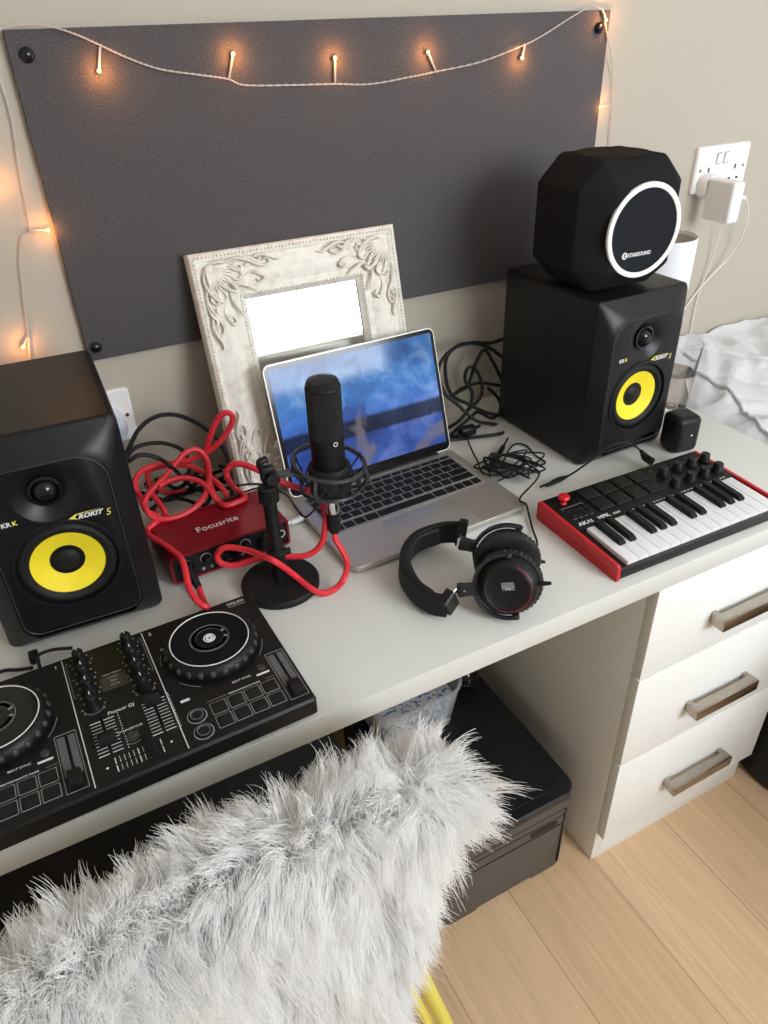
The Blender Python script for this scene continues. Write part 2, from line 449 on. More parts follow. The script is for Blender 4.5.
# ------------------------------------------------------------------ pin board on the wall
BD = D - .0115
pb = thing('pin_board', 'large dark grey felt pin board fixed to the wall above the desk', 'pin board', (.55, BD, T + .24))
b = NB(); bx(b, .088 - .55, 1.0083 - .55, 0, .0115, -.0063, .4018, .001); obj('panel', b, 'board', pb)
for x, z in ((.1074, .6162), (.1006, .2536), (.9866, .6175), (.985, .252)):
    b = NB(); lathe(b, [(0, .0), (.0085, 0), (.0085, .002), (.006, .0055), (.002, .007), (0, .007)], (x - .55, 0, z - .24), (0, -1, 0), 20)
    obj('fixing_cap', b, 'blackgloss', pb)

# ------------------------------------------------------------------ string of fairy lights
FY = BD - .004
fl = thing('fairy_lights', 'string of warm fairy lights on clear wire looped along the pin board top', 'fairy lights', (.55, FY, T + .6))
def rel(p, o): return (p[0] - o[0], p[1] - o[1], p[2] - o[2])
FO = (.55, FY, T + .6)
main = [(0.0788,0.5775,1.3666), (0.1079,0.5775,1.3706), (0.1353,0.5775,1.3698), (0.1668,0.5775,1.3599), (0.1932,0.5775,1.3477), (0.2238,0.5775,1.3329), (0.2612,0.5775,1.3192), (0.3121,0.5775,1.3101), (0.3493,0.5775,1.3036), (0.3720,0.5775,1.2953),
 (0.4371,0.5775,1.2917), (0.5058,0.5775,1.2892), (0.5617,0.5775,1.2861), (0.6288,0.5775,1.2915), (0.6704,0.5775,1.2958), (0.7530,0.5775,1.3051), (0.8347,0.5775,1.3242), (0.8743,0.5775,1.3375), (0.9216,0.5775,1.3573), (0.9641,0.5775,1.3722), (0.9879,0.5775,1.3664)]
right = [(0.9879,0.5775,1.3664), (1.0024,0.5775,1.3320), (1.0149,0.5800,1.3105), (1.0357,0.5880,1.2732), (1.0441,0.5880,1.2273), (1.0467,0.5880,1.1878), (1.0486,0.5880,1.1387)]
left = [(0.0686,0.5880,1.3373), (0.0720,0.5880,1.3115), (0.0725,0.5880,1.2741), (0.0668,0.5880,1.2298), (0.0615,0.5880,1.1771), (0.0579,0.5880,1.1466), (0.0460,0.5880,1.1393), (0.0349,0.5880,1.1087), (0.0236,0.5880,1.0457), (0.0153,0.5880,0.9972), (0.0059,0.5880,0.9588)]
b = NB()
for path in (main, right, left):
    q = spline([rel(p, FO) for p in path], 14)
    for ph in (0, PI):     # two strands twisted together
        pts = [v + Vector((.0008 * math.cos(i * 1.3 + ph), -.0004, .0008 * math.sin(i * 1.3 + ph))) for i, v in enumerate(q)]
        tube(b, pts, .00062, n=5, smooth=False)
obj('wire', b, 'clearwire', fl)
leds = [((0.1927,0.5775,1.3457), (0.1850,0.5740,1.3208)), ((0.3509,0.5775,1.3046), (0.3593,0.5740,1.3316)), ((0.5059,0.5775,1.2904), (0.5065,0.5740,1.3209)), ((0.6739,0.5775,1.2957), (0.6578,0.5740,1.3220)), ((0.8365,0.5775,1.3255), (0.8298,0.5740,1.3071)),
 ((0.9855,0.5775,1.3678), (0.9934,0.5740,1.3528)), ((1.0399,0.5860,1.2277), (1.0130,0.5860,1.2264)), ((0.0575,0.5860,1.1457), (0.0794,0.5840,1.1445)), ((0.0158,0.5860,1.0094), (0.0070,0.5820,0.9979)), ((0.0396,0.5860,1.2212), (0.0337,0.5820,1.2061))]
for a, e in leds:
    a, e = Vector(rel(a, FO)), Vector(rel(e, FO))
    b = NB(); d = (e - a); tube(b, [a, a + d * .5, e - d * .1], .0016, n=6, k=3)
    sl = obj('bulb_stem', b, 'clearwire', fl)
    b = NB(); ball(b, e, .0026, n=10); bo = obj('bulb', b, 'bulb', sl)
    pl = bpy.data.lights.new('bulb_glow', 'POINT'); pl.energy = .11 if e.z > -.06 else .05; pl.color = (1.0, .36, .085); pl.shadow_soft_size = .003
    po = bpy.data.objects.new('bulb_glow', pl); COL.objects.link(po); po.parent = bo; po.location = e + Vector((0, -.0065, 0))

# ------------------------------------------------------------------ mirror with an ornate frame
TH = math.radians(14.5)
mir = thing('framed_mirror', 'mirror in an ornate cream plaster frame leaning on the wall behind the laptop', 'mirror', (.4178, .4708, T + .0048), rot=(-TH, 0, 0))
MW, MH, FB = .336, .3735, .075
prof = [(0, .018), (0, -.002), (.004, -.006), (.010, -.006), (.014, -.002), (.020, -.004), (.034, -.010), (.048, -.006), (.056, -.001), (.062, -.003), (.068, -.003), (.071, .001), (FB, .004), (FB, .016)]
b = NB(); secs = []
for d, y in prof:
    w = MW / 2 - d; secs.append([(-w, y, d), (w, y, d), (w, y, MH - d), (-w, y, MH - d)])
bb = bmesh.new(); rs = [[bb.verts.new(p) for p in s] for s in secs]
for i in range(len(rs)):
    a, c = rs[i], rs[(i + 1) % len(rs)]
    for k in range(4): bb.faces.new((a[k], a[(k + 1) % 4], c[(k + 1) % 4], c[k]))
add(b, bb)
for d, y, r, st in ((.007, -.0065, .0021, .0056), (.0665, -.0035, .0019, .0052)):      # rows of beading
    w, h = MW / 2 - d, MH - 2 * d
    for sx in (-1, 1):
        for i in range(int(h / st)): ball(b, (sx * w, y, d + (i + .5) * h / int(h / st)), r, n=6)
    for zz in (d, MH - d):
        for i in range(int(2 * w / st)): ball(b, (-w + (i + .5) * 2 * w / int(2 * w / st), y, zz), r, n=6)
obj('frame', b, 'plaster', mir, smooth=50)
def scroll(cx, cz, r0, turns, a0, sgn=1, n=16):
    return [(cx + sgn * r0 * (1 - .85 * t) * math.cos(a0 + turns * 2 * PI * t), -.010 - .003 * math.sin(PI * t), cz + r0 * (1 - .85 * t) * math.sin(a0 + turns * 2 * PI * t)) for t in [i / n for i in range(n + 1)]]
def corner(bm, ox, oz, sx, sz):
    def P(u, v, y): return (ox + sx * u, y, oz + sz * v)
    for swap in (0, 1):
        def Q(u, v, y): return P(v, u, y) if swap else P(u, v, y)
        C = [[(.014, .040), (.020, .052), (.028, .060), (.032, .070), (.026, .074), (.022, .068)], [(.012, .074), (.016, .088), (.022, .096), (.020, .104), (.014, .102)], [(.022, .022), (.035, .016), (.052, .018), (.066, .027), (.072, .038), (.064, .044), (.056, .038), (.060, .032)],
             [(.045, .020), (.064, .014), (.082, .018), (.096, .026), (.108, .030), (.118, .026), (.114, .020), (.108, .023)],
             [(.075, .040), (.086, .036), (.098, .040), (.106, .046), (.100, .051), (.094, .047)],
             [(.030, .036), (.042, .034), (.054, .046), (.060, .058), (.054, .062), (.048, .056)],
             [(.090, .018), (.104, .014), (.118, .018), (.132, .024), (.140, .022)],
             [(.060, .050), (.072, .052), (.084, .058), (.094, .064)]]
        for c in C:
            tube(bm, [Q(u, v, -.0085 - .003 * math.sin(i / (len(c) - 1) * PI)) for i, (u, v) in enumerate(c)], [.0010, .0024, .0026, .0020, .0009], n=6, k=5)
        for (u, v, r) in ((.050, .030, .008), (.066, .022, .0075), (.084, .026, .0075), (.100, .038, .006), (.040, .046, .007), (.122, .022, .005), (.136, .023, .004)):
            ball(bm, Q(u, v, -.0075), r * .62, (1.25 if not swap else .7, .62, .7 if not swap else 1.25), n=8)
        for k in range(6):      # acanthus leaf ribs fanning out of the corner
            a = math.radians(4 + 15 * k)
            tube(bm, [Q(.020 + .004 * math.cos(a), .020 + .004 * math.sin(a), -.010), Q(.020 + .022 * math.cos(a), .020 + .022 * math.sin(a), -.0135), Q(.020 + .040 * math.cos(a), .020 + .040 * math.sin(a), -.010)], [.0016, .0030, .0010], n=6, k=4)
    ball(bm, P(.026, .026, -.010), .008, (1, .6, 1), n=10)
for sx in (-1, 1):
    for sz in (-1, 1):
        b = NB(); corner(b, -sx * MW / 2, MH if sz < 0 else 0, sx, sz); obj('corner_ornament', b, 'plaster', mir, smooth=60)
b = NB(); bx(b, -MW / 2 + FB - .004, MW / 2 - FB + .004, .0075, .0105, FB - .004, MH - FB + .004); obj('mirror_glass', b, 'mirror', mir)

# ------------------------------------------------------------------ studio monitors
def monitor(label, loc, rz):
    t = thing('studio_monitor', label, 'speaker', loc, rz, group='pair of studio monitors on the desk')
    W_, H_, DP = .188, .2795, .246; zc = H_ / 2 + .001
    def sec(y, w, h, r, dz=0): return [(x, y, z + zc + dz) for x, z in rrect(w, h, r, 6)]
    b = NB(); loft(b, [sec(.024, W_, H_, .009), sec(DP - .004, W_, H_, .009), sec(DP, W_ - .008, H_ - .008, .008)])
    obj('cabinet', b, 'blackvinyl', t)
    b = NB()
    loft(b, [sec(.0, W_ - .044, H_ - .052, (.030, .030, .022, .022), -.006), sec(.004, W_ - .034, H_ - .042, (.030, .030, .022, .022), -.005),
             sec(.0185, W_ - .003, H_ - .003, .012), sec(.0215, W_, H_, .010), sec(.0245, W_, H_, .009)])
    baf = obj('front_baffle', b, 'baffle', t)
    ZW, ZT = .1135, .212
    c1 = NB(); lathe(c1, [(0, -.05), (.0615, -.05), (.0615, .012), (0, .012)], (0, .0, ZW), (0, 1, 0), 48)
    c2 = NB(); lathe(c2, [(0, -.05), (.036, -.05), (.036, .0), (.029, .003), (.0185, .010), (0, .010)], (0, .0, ZT), (0, 1, 0), 40)
    c3 = NB(); loft(c3, [[(x, y, z + .026) for x, z in rrect(.122, .019, .0085, 5)] for y in (-.05, .02)])
    cut(baf, [c1, c2, c3])
    b = NB(); lathe(b, [(.0618, .009), (.0618, -.0008), (.0610, -.0018), (.0570, -.0018), (.0560, .001), (.0560, .009)], (0, 0, ZW), (0, 1, 0), 56, closed=True); obj('woofer_rim', b, 'black', t)
    pf = [(.0560, .006)] + [(.0560 - .0142 * i / 8, .004 - .0045 * math.sin(PI * i / 8)) for i in range(9)] + [(.0418, .009), (.0560, .009)]
    b = NB(); lathe(b, pf, (0, 0, ZW), (0, 1, 0), 56, closed=True); obj('woofer_surround', b, 'blacksoft', t)
    b = NB(); lathe(b, [(.0420, .004), (.039, .005), (.030, .0085), (.0155, .0135), (.0140, .019), (.0435, .011)], (0, 0, ZW), (0, 1, 0), 56, closed=True); wc = obj('woofer_cone', b, 'yellowcone', t)
    b = NB(); lathe(b, [(0, .0075), (.005, .0078), (.0095, .0092), (.0130, .0112), (.0155, .0138), (.0158, .018), (0, .018)], (0, 0, ZW), (0, 1, 0), 40); obj('dust_cap', b, 'blacksoft', wc)
    b = NB(); lathe(b, [(.0185, .009), (.0185, .006), (.0150, .0055), (.0140, .008), (.0140, .009)], (0, 0, ZT), (0, 1, 0), 40, closed=True); tw = obj('tweeter_ring', b, 'blackgloss', t)
    b = NB(); lathe(b, [(0, -.002), (.005, -.0012), (.0095, .0015), (.0125, .005), (.0140, .009), (0, .0095)], (0, 0, ZT), (0, 1, 0), 32); obj('tweeter_dome', b, 'blackgloss', tw)
    o = [(x, .0003, z + zc - .004) for x, z in rrect(.138, .222, (.034, .034, .02, .02), 8)]
    b = NB(); tube(b, o, .0007, n=5, smooth=False, closed=True); obj('baffle_seam', b, 'grey', t)
    b = NB(); loft(b, [[(x, y, z + .0255) for x, z in rrect(.118, .012, .0055, 5)] for y in (.010, .0205)]); obj('bass_port', b, 'blackgloss', t)
    b = NB()
    for sx in (-1, 1):
        for y in (.04, .2): bx(b, sx * .07 - .012, sx * .07 + .012, y - .012, y + .012, 0, .0056, .001)
    obj('rubber_pads', b, 'blacksoft', t)
    R = (PI / 2, 0, 0)
    text('KR', .0080, t, (-.0535, .0002, .1825), R, 'print', bold=.0002)
    text('K', .0080, t, (-.0420, .0002, .1825), R, 'printyellow', bold=.0002)
    text('ROKIT', .0082, t, (.0250, .0002, .1705), R, 'print', shear=.35, sx=1.1, bold=.0003)
    text('5', .0125, t, (.0550, .0002, .1665), R, 'printyellow', shear=.2)
    b = NB(); prism(b, [(.0150, .1735), (.0235, .1778), (.052, .1782), (.0245, .1766), (.0215, .1735), (.025, .1705)], -.0003, .0003, Matrix(((1, 0, 0, 0), (0, 0, -1, 0), (0, 1, 0, 0), (0, 0, 0, 1)))); obj('logo_swoosh', b, 'printyellow', t)
    return t
monitor('black studio monitor with yellow cone at left end of desk beside the mixing deck', (-.0185, .2625, T), -.040)
monitor('black studio monitor with yellow cone carrying the foam ball, beside the drinking glass', (.8730, .2640, T), .018)

# ------------------------------------------------------------------ foam isolation ball
def iso_ball():
    W_ = .186
    t = thing('foam_isolation_ball', 'faceted black foam ball with a white ring standing on the right monitor', 'microphone shield', (.850, .368, T + .2835), -.05)
    b = NB(); c = bmesh.new(); bmesh.ops.create_cube(c, size=1); bmesh.ops.scale(c, vec=(W_, .176, .184), verts=c.verts)
    bmesh.ops.bevel(c, geom=c.edges[:], offset=.038, segments=1, affect='EDGES', profile=.5)
    bmesh.ops.bevel(c, geom=c.edges[:], offset=.0035, segments=2, affect='EDGES', profile=.5)
    add(b, c, Matrix.Translation((0, 0, .092))); obj('foam_body', b, 'foam', t, smooth=25)
    b = NB(); cyl(b, (0, 0, .1838), .054, .0008, n=40); obj('top_disc', b, mat('brown_black_foam', (.022, .018, .016), .95, spec=.1, bump=(1500, .6, .002)), t)
    b = NB(); lathe(b, [(.0660, -.002), (.0660, .0018), (.0648, .0024), (.0596, .0024), (.0585, .0018), (.0585, -.002)], (0, -.088, .0905), (0, -1, 0), 64, closed=True); obj('ring', b, 'whiteplastic', t)
    b = NB(); cyl(b, (0, -.087, .0905), .0592, .002, (0, -1, 0), 56); f = obj('front_disc', b, mat('navy_black_mesh', (.010, .012, .016), .8, spec=.2, bump=(2500, .5, .001)), t)
    b = NB(); cyl(b, (-.030, -.0888, .0590), .0050, .0006, (0, -1, 0), 24); ob = obj('emblem', b, 'print', f)
    b = NB(); tube(b, [(-.0325, -.0896, .0615), (-.0290, -.0896, .061), (-.0315, -.0896, .058), (-.0275, -.0896, .0565)], .0006, n=5, k=4); obj('emblem_mark', b, 'black', ob)
    text('STARSOUND', .0078, f, (-.0242, -.0892, .0563), (PI / 2, 0, 0), 'print', sx=.93, bold=.0002)
iso_ball()

# ------------------------------------------------------------------ laptop
lap = thing('laptop', 'open grey laptop with a lit blue screen in front of the mirror', 'laptop', (.3217, .2032, T), .0375)
b = NB()
loft(b, [[(x + .152, y + .106, z) for x, y in rrect(w, h, r, 6)] for w, h, r, z in ((.292, .200, .010, .0015), (.302, .210, .012, .004), (.304, .212, .012, .0065), (.304, .212, .012, .0118), (.3032, .2112, .0116, .0125))])
base = obj('base', b, 'alu', lap)
b = NB()
for x in (.03, .274):
    for y in (.02, .19): cyl(b, (x, y, 0), .007, .002, n=14)
obj('rubber_feet', b, 'black', lap)
b = NB(); bx(b, .0165, .2875, .0875, .1985, .0120, .0128, .0003); kb = obj('keyboard', b, mat('painted_backlight_well', (.22, .21, .20), .5), lap)  # well colour lightened to stand for the key backlight
rows = [(.1895, .0075, [1.0] * 14), (.1740, .0155, [1] * 13 + [1.5]), (.1565, .0155, [1.5] + [1] * 13), (.1390, .0155, [1.8] + [1] * 11 + [1.8]), (.1215, .0155, [1.25] + [1] * 11 + [2.3]), (.1000, .0165, [1, 1, 1, 1.25, 5.6, 1.25, 1, .9, .9, .9])]
for y, h, ws in rows:
    tot = sum(ws); x = .0185; span = .267
    for w in ws:
        ww = span * w / tot
        b = NB(); box(b, (x + ww / 2, y, .0136), (ww - .0024, h - .0006 if h > .01 else h, .0014), .0007, 1); obj('key', b, 'key', kb); x += ww
b = NB(); bx(b, .0865, .2175, .004, .0815, .0122, .01265, .0002); obj('trackpad', b, 'pad', lap)
LT = p_tilt = 1.8647
b = NB(); cyl(b, (.03, .2085, .0115), .0048, .244, (1, 0, 0), 16); obj('hinge', b, 'black', lap)
# the lid, hinged at the rear edge and leaning back 17 degrees
lid = obj('lid', (lambda q: loft(q, [[(x + .152, y, z + .106) for x, z in rrect(w, h, r, 6)] for w, h, r, y in ((.3030, .2090, .0116, -.0003), (.304, .210, .012, .0004), (.304, .210, .012, .0040), (.300, .206, .011, .0052))]))(NB()), 'alu', lap, loc=(0, .2100, .0128), rot=(-(LT - PI / 2), 0, 0))
b = NB(); loft(b, [[(x + .152, y, z + .106) for x, z in rrect(.300, .206, .010, 6)] for y in (-.0009, .0002)]); obj('bezel', b, 'blackgloss', lid)
b = NB(); bx(b, .008, .296, -.0013, -.0008, .017, .2025); obj('display', b, 'screen', lid)

# ------------------------------------------------------------------ audio interface
ai = thing('audio_interface', 'dark red metal audio interface box with black front panel, behind the mixing deck', 'audio interface', (.1855, .3096, T), .067)
b = NB(); loft(b, [[(x, y, z + .0265) for x, z in rrect(.175, .0425, .004, 4)] for y in (0.0, .1)]); case = obj('case', b, 'redmetal', ai)
c = NB(); loft(c, [[(x, y, z + .0265) for x, z in rrect(.168, .0365, .002, 3)] for y in (-.01, .003)]); cut(case, [c])
b = NB(); loft(b, [[(x, y, z + .0265) for x, z in rrect(.1675, .036, .002, 3)] for y in (.002, .0045)]); fp = obj('front_panel', b, 'black', ai)
for x in (-.066, -.006):
    b = NB(); lathe(b, [(.0125, 0), (.0125, .003), (.0115, .0038), (.0085, .003), (.0085, 0)], (x, .002, .0265), (0, -1, 0), 28, closed=True)
    cyl(b, (x, .0018, .0265), .0085, .001, (0, -1, 0), 20); obj('input_socket', b, 'blackgloss', fp)
for x in (-.038, .020):
    b = NB(); ring(b, (x, .0012, .030), .0078, .0007, (0, -1, 0), 28, 6); rg = obj('knob_halo', b, 'printgrey', fp)
    b = NB(); lathe(b, [(.0062, 0), (.0062, .006), (.0052, .011), (.0046, .0115), (0, .0115)], (x, .002, .030), (0, -1, 0), 24); obj('gain_knob', b, 'black', fp)
    b = NB(); cyl(b, (x - .006, .002, .0145), .0024, .0015, (0, -1, 0), 14); cyl(b, (x + .006, .002, .0145), .0024, .0015, (0, -1, 0), 14); obj('input_button', b, 'printgrey', fp)
b = NB(); lathe(b, [(.0115, 0), (.0115, .008), (.0095, .014), (0, .0145)], (.050, .002, .028), (0, -1, 0), 28); obj('monitor_knob', b, 'black', fp)
b = NB(); bx(b, .0495, .0505, -.0128, -.0122, .029, .038); obj('knob_mark', b, 'print', fp)
b = NB(); lathe(b, [(.0068, 0), (.0068, .002), (.0045, .002), (.0045, 0)], (.0745, .002, .0265), (0, -1, 0), 20, closed=True); obj('headphone_socket', b, 'chrome', fp)
text('Focusrite', .0185, ai, (-.002, .0400, .0478), (0, 0, 0), 'print', align='CENTER', sx=.9, ext=.0002)

# ------------------------------------------------------------------ microphone on its stand
MX, MY = .3112, .2375
st = thing('microphone_stand', 'black desk stand with round base and spider shock mount holding the microphone', 'microphone stand', (.2268, .2379, T))
b = NB(); lathe(b, [(0, 0), (.0515, 0), (.0530, .0015), (.0530, .008), (.0510, .0105), (.015, .0125), (0, .0125)], n=56); obj('base', b, 'blacksoft', st)
b = NB(); cyl(b, (0, 0, .0125), .0108, .050, n=24, bev=.001); cyl(b, (0, 0, .060), .0087, .095, n=24); obj('pole', b, 'black', st)
b = NB(); ring(b, (0, 0, .058), .0105, .003, n=24); box(b, (.013, -.004, .055), (.010, .006, .008), .001); obj('pole_collar', b, 'blacksoft', st)
b = NB(); lathe(b, [(.0100, 0), (.0118, .002), (.0118, .022), (.0100, .024)], (0, 0, .135), n=20)
for k in range(16): a = 2 * PI * k / 16; box(b, (.0118 * math.cos(a), .0118 * math.sin(a), .147), (.002, .002, .020), 0, rot=(0, 0, a))
obj('clutch', b, 'blacksoft', st)
b = NB(); lathe(b, [(.0085, 0), (.0105, .003), (.0105, .016), (.0085, .019)], (-.004, 0, .166), (1, 0, .25), 20)
box(b, (.002, 0, .176), (.018, .012, .022), .003); cyl(b, (.004, -.014, .173), .008, .008, (0, 1, 0), 16); tube(b, [(-.004, 0, .184), (-.006, 0, .194), (.004, 0, .196)], .0045, n=8); obj('swivel_clamp', b, 'black', st)
sx_, sy_ = MX - .2268, MY - .2379
b = NB()
tube(b, [(.008, 0, .172), (.022, 0, .170), (sx_ - .047, sy_, .167)], .004, n=8, flat=(.005, .014), up=(0, 0, 1))
ring(b, (sx_, sy_, .168), .0465, .0030, (.12, -.1, 1), 48, 8); ring(b, (sx_, sy_, .132), .039, .0028, (.05, 0, 1), 48, 8)
for k in range(4):
    a = PI / 4 + k * PI / 2
    tube(b, [(sx_ + .0465 * math.cos(a), sy_ + .0465 * math.sin(a), .168), (sx_ + .051 * math.cos(a), sy_ + .051 * math.sin(a), .150), (sx_ + .039 * math.cos(a), sy_ + .039 * math.sin(a), .132)], .0034, n=6)
sm = obj('shock_mount', b, mat('gunmetal', (.045, .048, .053), .38, metal=.5), st)
b = NB(); lathe(b, [(.0240, .125), (.0272, .127), (.0272, .164), (.0258, .166), (.0226, .166), (.0226, .125)], (sx_, sy_, 0), n=36, closed=True); obj('inner_cradle', b, 'blacksoft', sm)
for k in range(8):
    a = k * PI / 4; a2 = a + PI / 8
    b = NB(); tube(b, [(sx_ + .0465 * math.cos(a), sy_ + .0465 * math.sin(a), .169), (sx_ + .0272 * math.cos(a2), sy_ + .0272 * math.sin(a2), .134)], .0011, n=5, smooth=False)
    tube(b, [(sx_ + .039 * math.cos(a), sy_ + .039 * math.sin(a), .133), (sx_ + .0272 * math.cos(a2), sy_ + .0272 * math.sin(a2), .162)], .0011, n=5, smooth=False)
    obj('elastic_cord', b, 'fabricblack', sm)
mic = thing('microphone', 'black cylindrical condenser microphone held upright before the laptop screen', 'microphone', (MX, MY, T + .112))
b = NB(); lathe(b, [(0, 0), (.0095, 0), (.0095, .012), (.016, .013), (.0210, .017), (.0216, .019), (.0216, .089), (.0224, .0895), (.0224, .094), (.0212, .0945), (0, .0945)], n=44); obj('body', b, 'black', mic)
gm = mat('woven_black_grille', (.016, .016, .017), .55, spec=.5); nt = gm.node_tree
vo = nt.nodes.new('ShaderNodeTexVoronoi'); vo.inputs['Scale'].default_value = 620; tc = nt.nodes.new('ShaderNodeTexCoord'); bp = nt.nodes.new('ShaderNodeBump'); bp.inputs['Strength'].default_value = 1; bp.inputs['Distance'].default_value = .004
nt.links.new(tc.outputs['Object'], vo.inputs['Vector']); nt.links.new(vo.outputs['Distance'], bp.inputs['Height']); nt.links.new(bp.outputs['Normal'], nt.nodes['Principled BSDF'].inputs['Normal'])
b = NB(); lathe(b, [(.0211, .094), (.0211, .160), (.0206, .166), (.0185, .1700), (.011, .1718), (0, .1722)], n=44); gr = obj('grille', b, gm, mic)
b = NB(); ring(b, (0, 0, .161), .0209, .0013, n=44, m=6)
for a in (-.2, PI - .2): box(b, (.0211 * math.cos(a), .0211 * math.sin(a), .128), (.002, .004, .066), .0005, rot=(0, 0, a))
obj('grille_frame', b, 'black', mic)
b = NB(); ring(b, (.002, -.0224, .0915), .0026, .0006, (0, -1, 0), 14, 5); obj('badge', b, 'print', mic)
xl = thing('microphone_cable', 'red cable with silver plug hanging from the microphone and looping across the stand base', 'cable', (MX, MY, T))
XO = (MX, MY, T)
b = NB(); lathe(b, [(0, .0925), (.0090, .0925), (.0095, .094), (.0095, .1115), (0, .1115)], n=24); obj('plug_barrel', b, 'chrome', xl)
b = NB(); lathe(b, [(0, .058), (.0058, .058), (.0088, .064), (.0090, .092), (0, .092)], n=24); obj('plug_boot', b, 'blacksoft', xl)
ctr = Vector((MX, MY, T + .060))
pa = [(MX, MY, T + .060), (0.3089,0.2300,0.7762), (0.3131,0.2220,0.7632), (0.3156,0.2120,0.7466), (0.3001,0.1870,0.7446), (0.2871,0.1866,0.7316), (0.2681,0.1871,0.7296), (0.2541,0.1972,0.7366), (0.2419,0.2217,0.7466), (0.2172,0.2130,0.7838), (0.2066,0.2320,0.7849), (0.1972,0.2580,0.7802), (0.1815,0.2800,0.7779), (0.1683,0.2900,0.7748), (0.1604,0.2940,0.7630), (0.1626,0.2900,0.7527), (0.1782,0.2840,0.7462), (0.2000,0.2780,0.7495), (0.2195,0.2720,0.7522), (0.2419,0.2620,0.7520), (0.2659,0.2500,0.7512), (0.2837,0.2450,0.7567), (0.2959,0.2430,0.7728), (0.3017,0.2450,0.7967), (0.3065,0.2550,0.8132), (0.3030,0.2750,0.8270), (0.2869,0.2800,0.8373), (0.2623,0.2850,0.8526), (0.2418,0.3000,0.8662), (0.2269,0.3200,0.8718), (0.2134,0.3350,0.8704), (0.2035,0.3400,0.8602), (0.2054,0.3450,0.8415), (0.2299,0.4163,0.7826), (0.2370,0.3946,0.7776), (0.2221,0.3877,0.7776), (0.2048,0.3879,0.7776), (0.1979,0.4052,0.7776), (0.1927,0.4150,0.7894), (0.1843,0.4300,0.8010), (0.1642,0.4400,0.8103), (0.1404,0.4400,0.8122), (0.1243,0.4350,0.8088), (0.1487,0.5241,0.7446), (0.1770,0.5376,0.7346)]
b = NB(); tube(b, [rel(p, XO) for p in pa], .0043, n=8, k=7); obj('cord', b, 'redcable', xl)

jc = thing('instrument_cable', 'red cable coiled in a heap behind the interface and plugged into its front', 'cable', (.12, .40, T))
JO = (.12, .40, T)
pc = [(0.1243,0.2728,0.7366), (0.1219,0.2458,0.7366), (0.1189,0.2075,0.7546), (0.1111,0.2127,0.7606), (0.1072,0.2360,0.7666), (0.1101,0.2604,0.7746), (0.1123,0.2785,0.7781), (0.1114,0.2994,0.7781), (0.0992,0.3381,0.7781), (0.0885,0.3655,0.7776), (0.0897,0.3920,0.7710), (0.1018,0.3980,0.7756), (0.1135,0.4100,0.7730), (0.0992,0.4200,0.7834), (0.0970,0.4250,0.7925), (0.1074,0.4300,0.8058), (0.1312,0.4350,0.8203), (0.1545,0.4400,0.8364), (0.1748,0.4450,0.8482), (0.1907,0.4450,0.8469), (0.1995,0.4400,0.8332), (0.1989,0.4350,0.8080), (0.1867,0.4200,0.7886), (0.1644,0.4050,0.7784), (0.1324,0.4000,0.7739), (0.1063,0.4050,0.7784), (0.0967,0.4150,0.7926), (0.0964,0.4500,0.7985), (0.0954,0.4600,0.8101), (0.1071,0.4650,0.8245), (0.1307,0.4650,0.8289), (0.1580,0.4600,0.8272), (0.1716,0.4550,0.8284), (0.1907,0.4500,0.8336), (0.2148,0.4400,0.8479), (0.2362,0.4350,0.8684), (0.2470,0.4350,0.8878), (0.2408,0.4350,0.8987), (0.2265,0.4400,0.8899), (0.2109,0.4450,0.8601), (0.2024,0.4500,0.8329), (0.1999,0.4450,0.8026), (0.1982,0.4300,0.7795), (0.2065,0.4200,0.7648), (0.2139,0.4150,0.7646), (0.2165,0.4250,0.7735), (0.2100,0.4400,0.7861), (0.1987,0.4550,0.7979), (0.1799,0.4700,0.8101), (0.1511,0.4800,0.8154), (0.1250,0.4850,0.8135), (0.1172,0.4800,0.8041), (0.1163,0.4600,0.7867), (0.1214,0.4400,0.7760), (0.1231,0.4250,0.7666), (0.1184,0.4696,0.7366), (0.1183,0.5063,0.7306)]
b = NB(); tube(b, [rel(p, JO) for p in pc], .0043, n=8, k=7); obj('cord', b, 'redcable', jc)
e0, e1 = Vector(rel((0.1243,0.2728,0.7366), JO)), Vector(rel((.1195, .3028, T + .0262), JO))
b = NB(); tube(b, [e0, e0 + (e1 - e0) * .5, e1], [.0048, .0062, .0062], n=12, k=3); obj('jack_plug', b, 'blacksoft', jc)

# ------------------------------------------------------------------ black cables
def cable(name, label, paths, r, m='blacksoft', group=None):
    o = Vector(paths[0][0]); o.z = T
    t = thing(name, label, 'cable', tuple(o), group=group)
    for p in paths:
        b = NB(); tube(b, [rel(q, o) for q in p], r, n=8, k=7); obj('cord', b, m, t)
    return t
cable('power_cable', 'thick black cables arching behind the left monitor into the heap of cables', [
 [(0.0808,0.5000,0.8183), (0.1025,0.5100,0.8412), (0.1278,0.5200,0.8667), (0.1587,0.5300,0.8744), (0.1909,0.5300,0.8662), (0.2232,0.5200,0.8414), (0.2401,0.5000,0.8141), (0.2396,0.4700,0.7894), (0.2294,0.4400,0.7647), (0.2106,0.4410,0.7446)],
 [(0.0894,0.5200,0.8127), (0.1151,0.5300,0.8317), (0.1536,0.5350,0.8273), (0.1835,0.5300,0.8089), (0.1877,0.5200,0.7854), (0.1780,0.5000,0.7710)]], .0034)
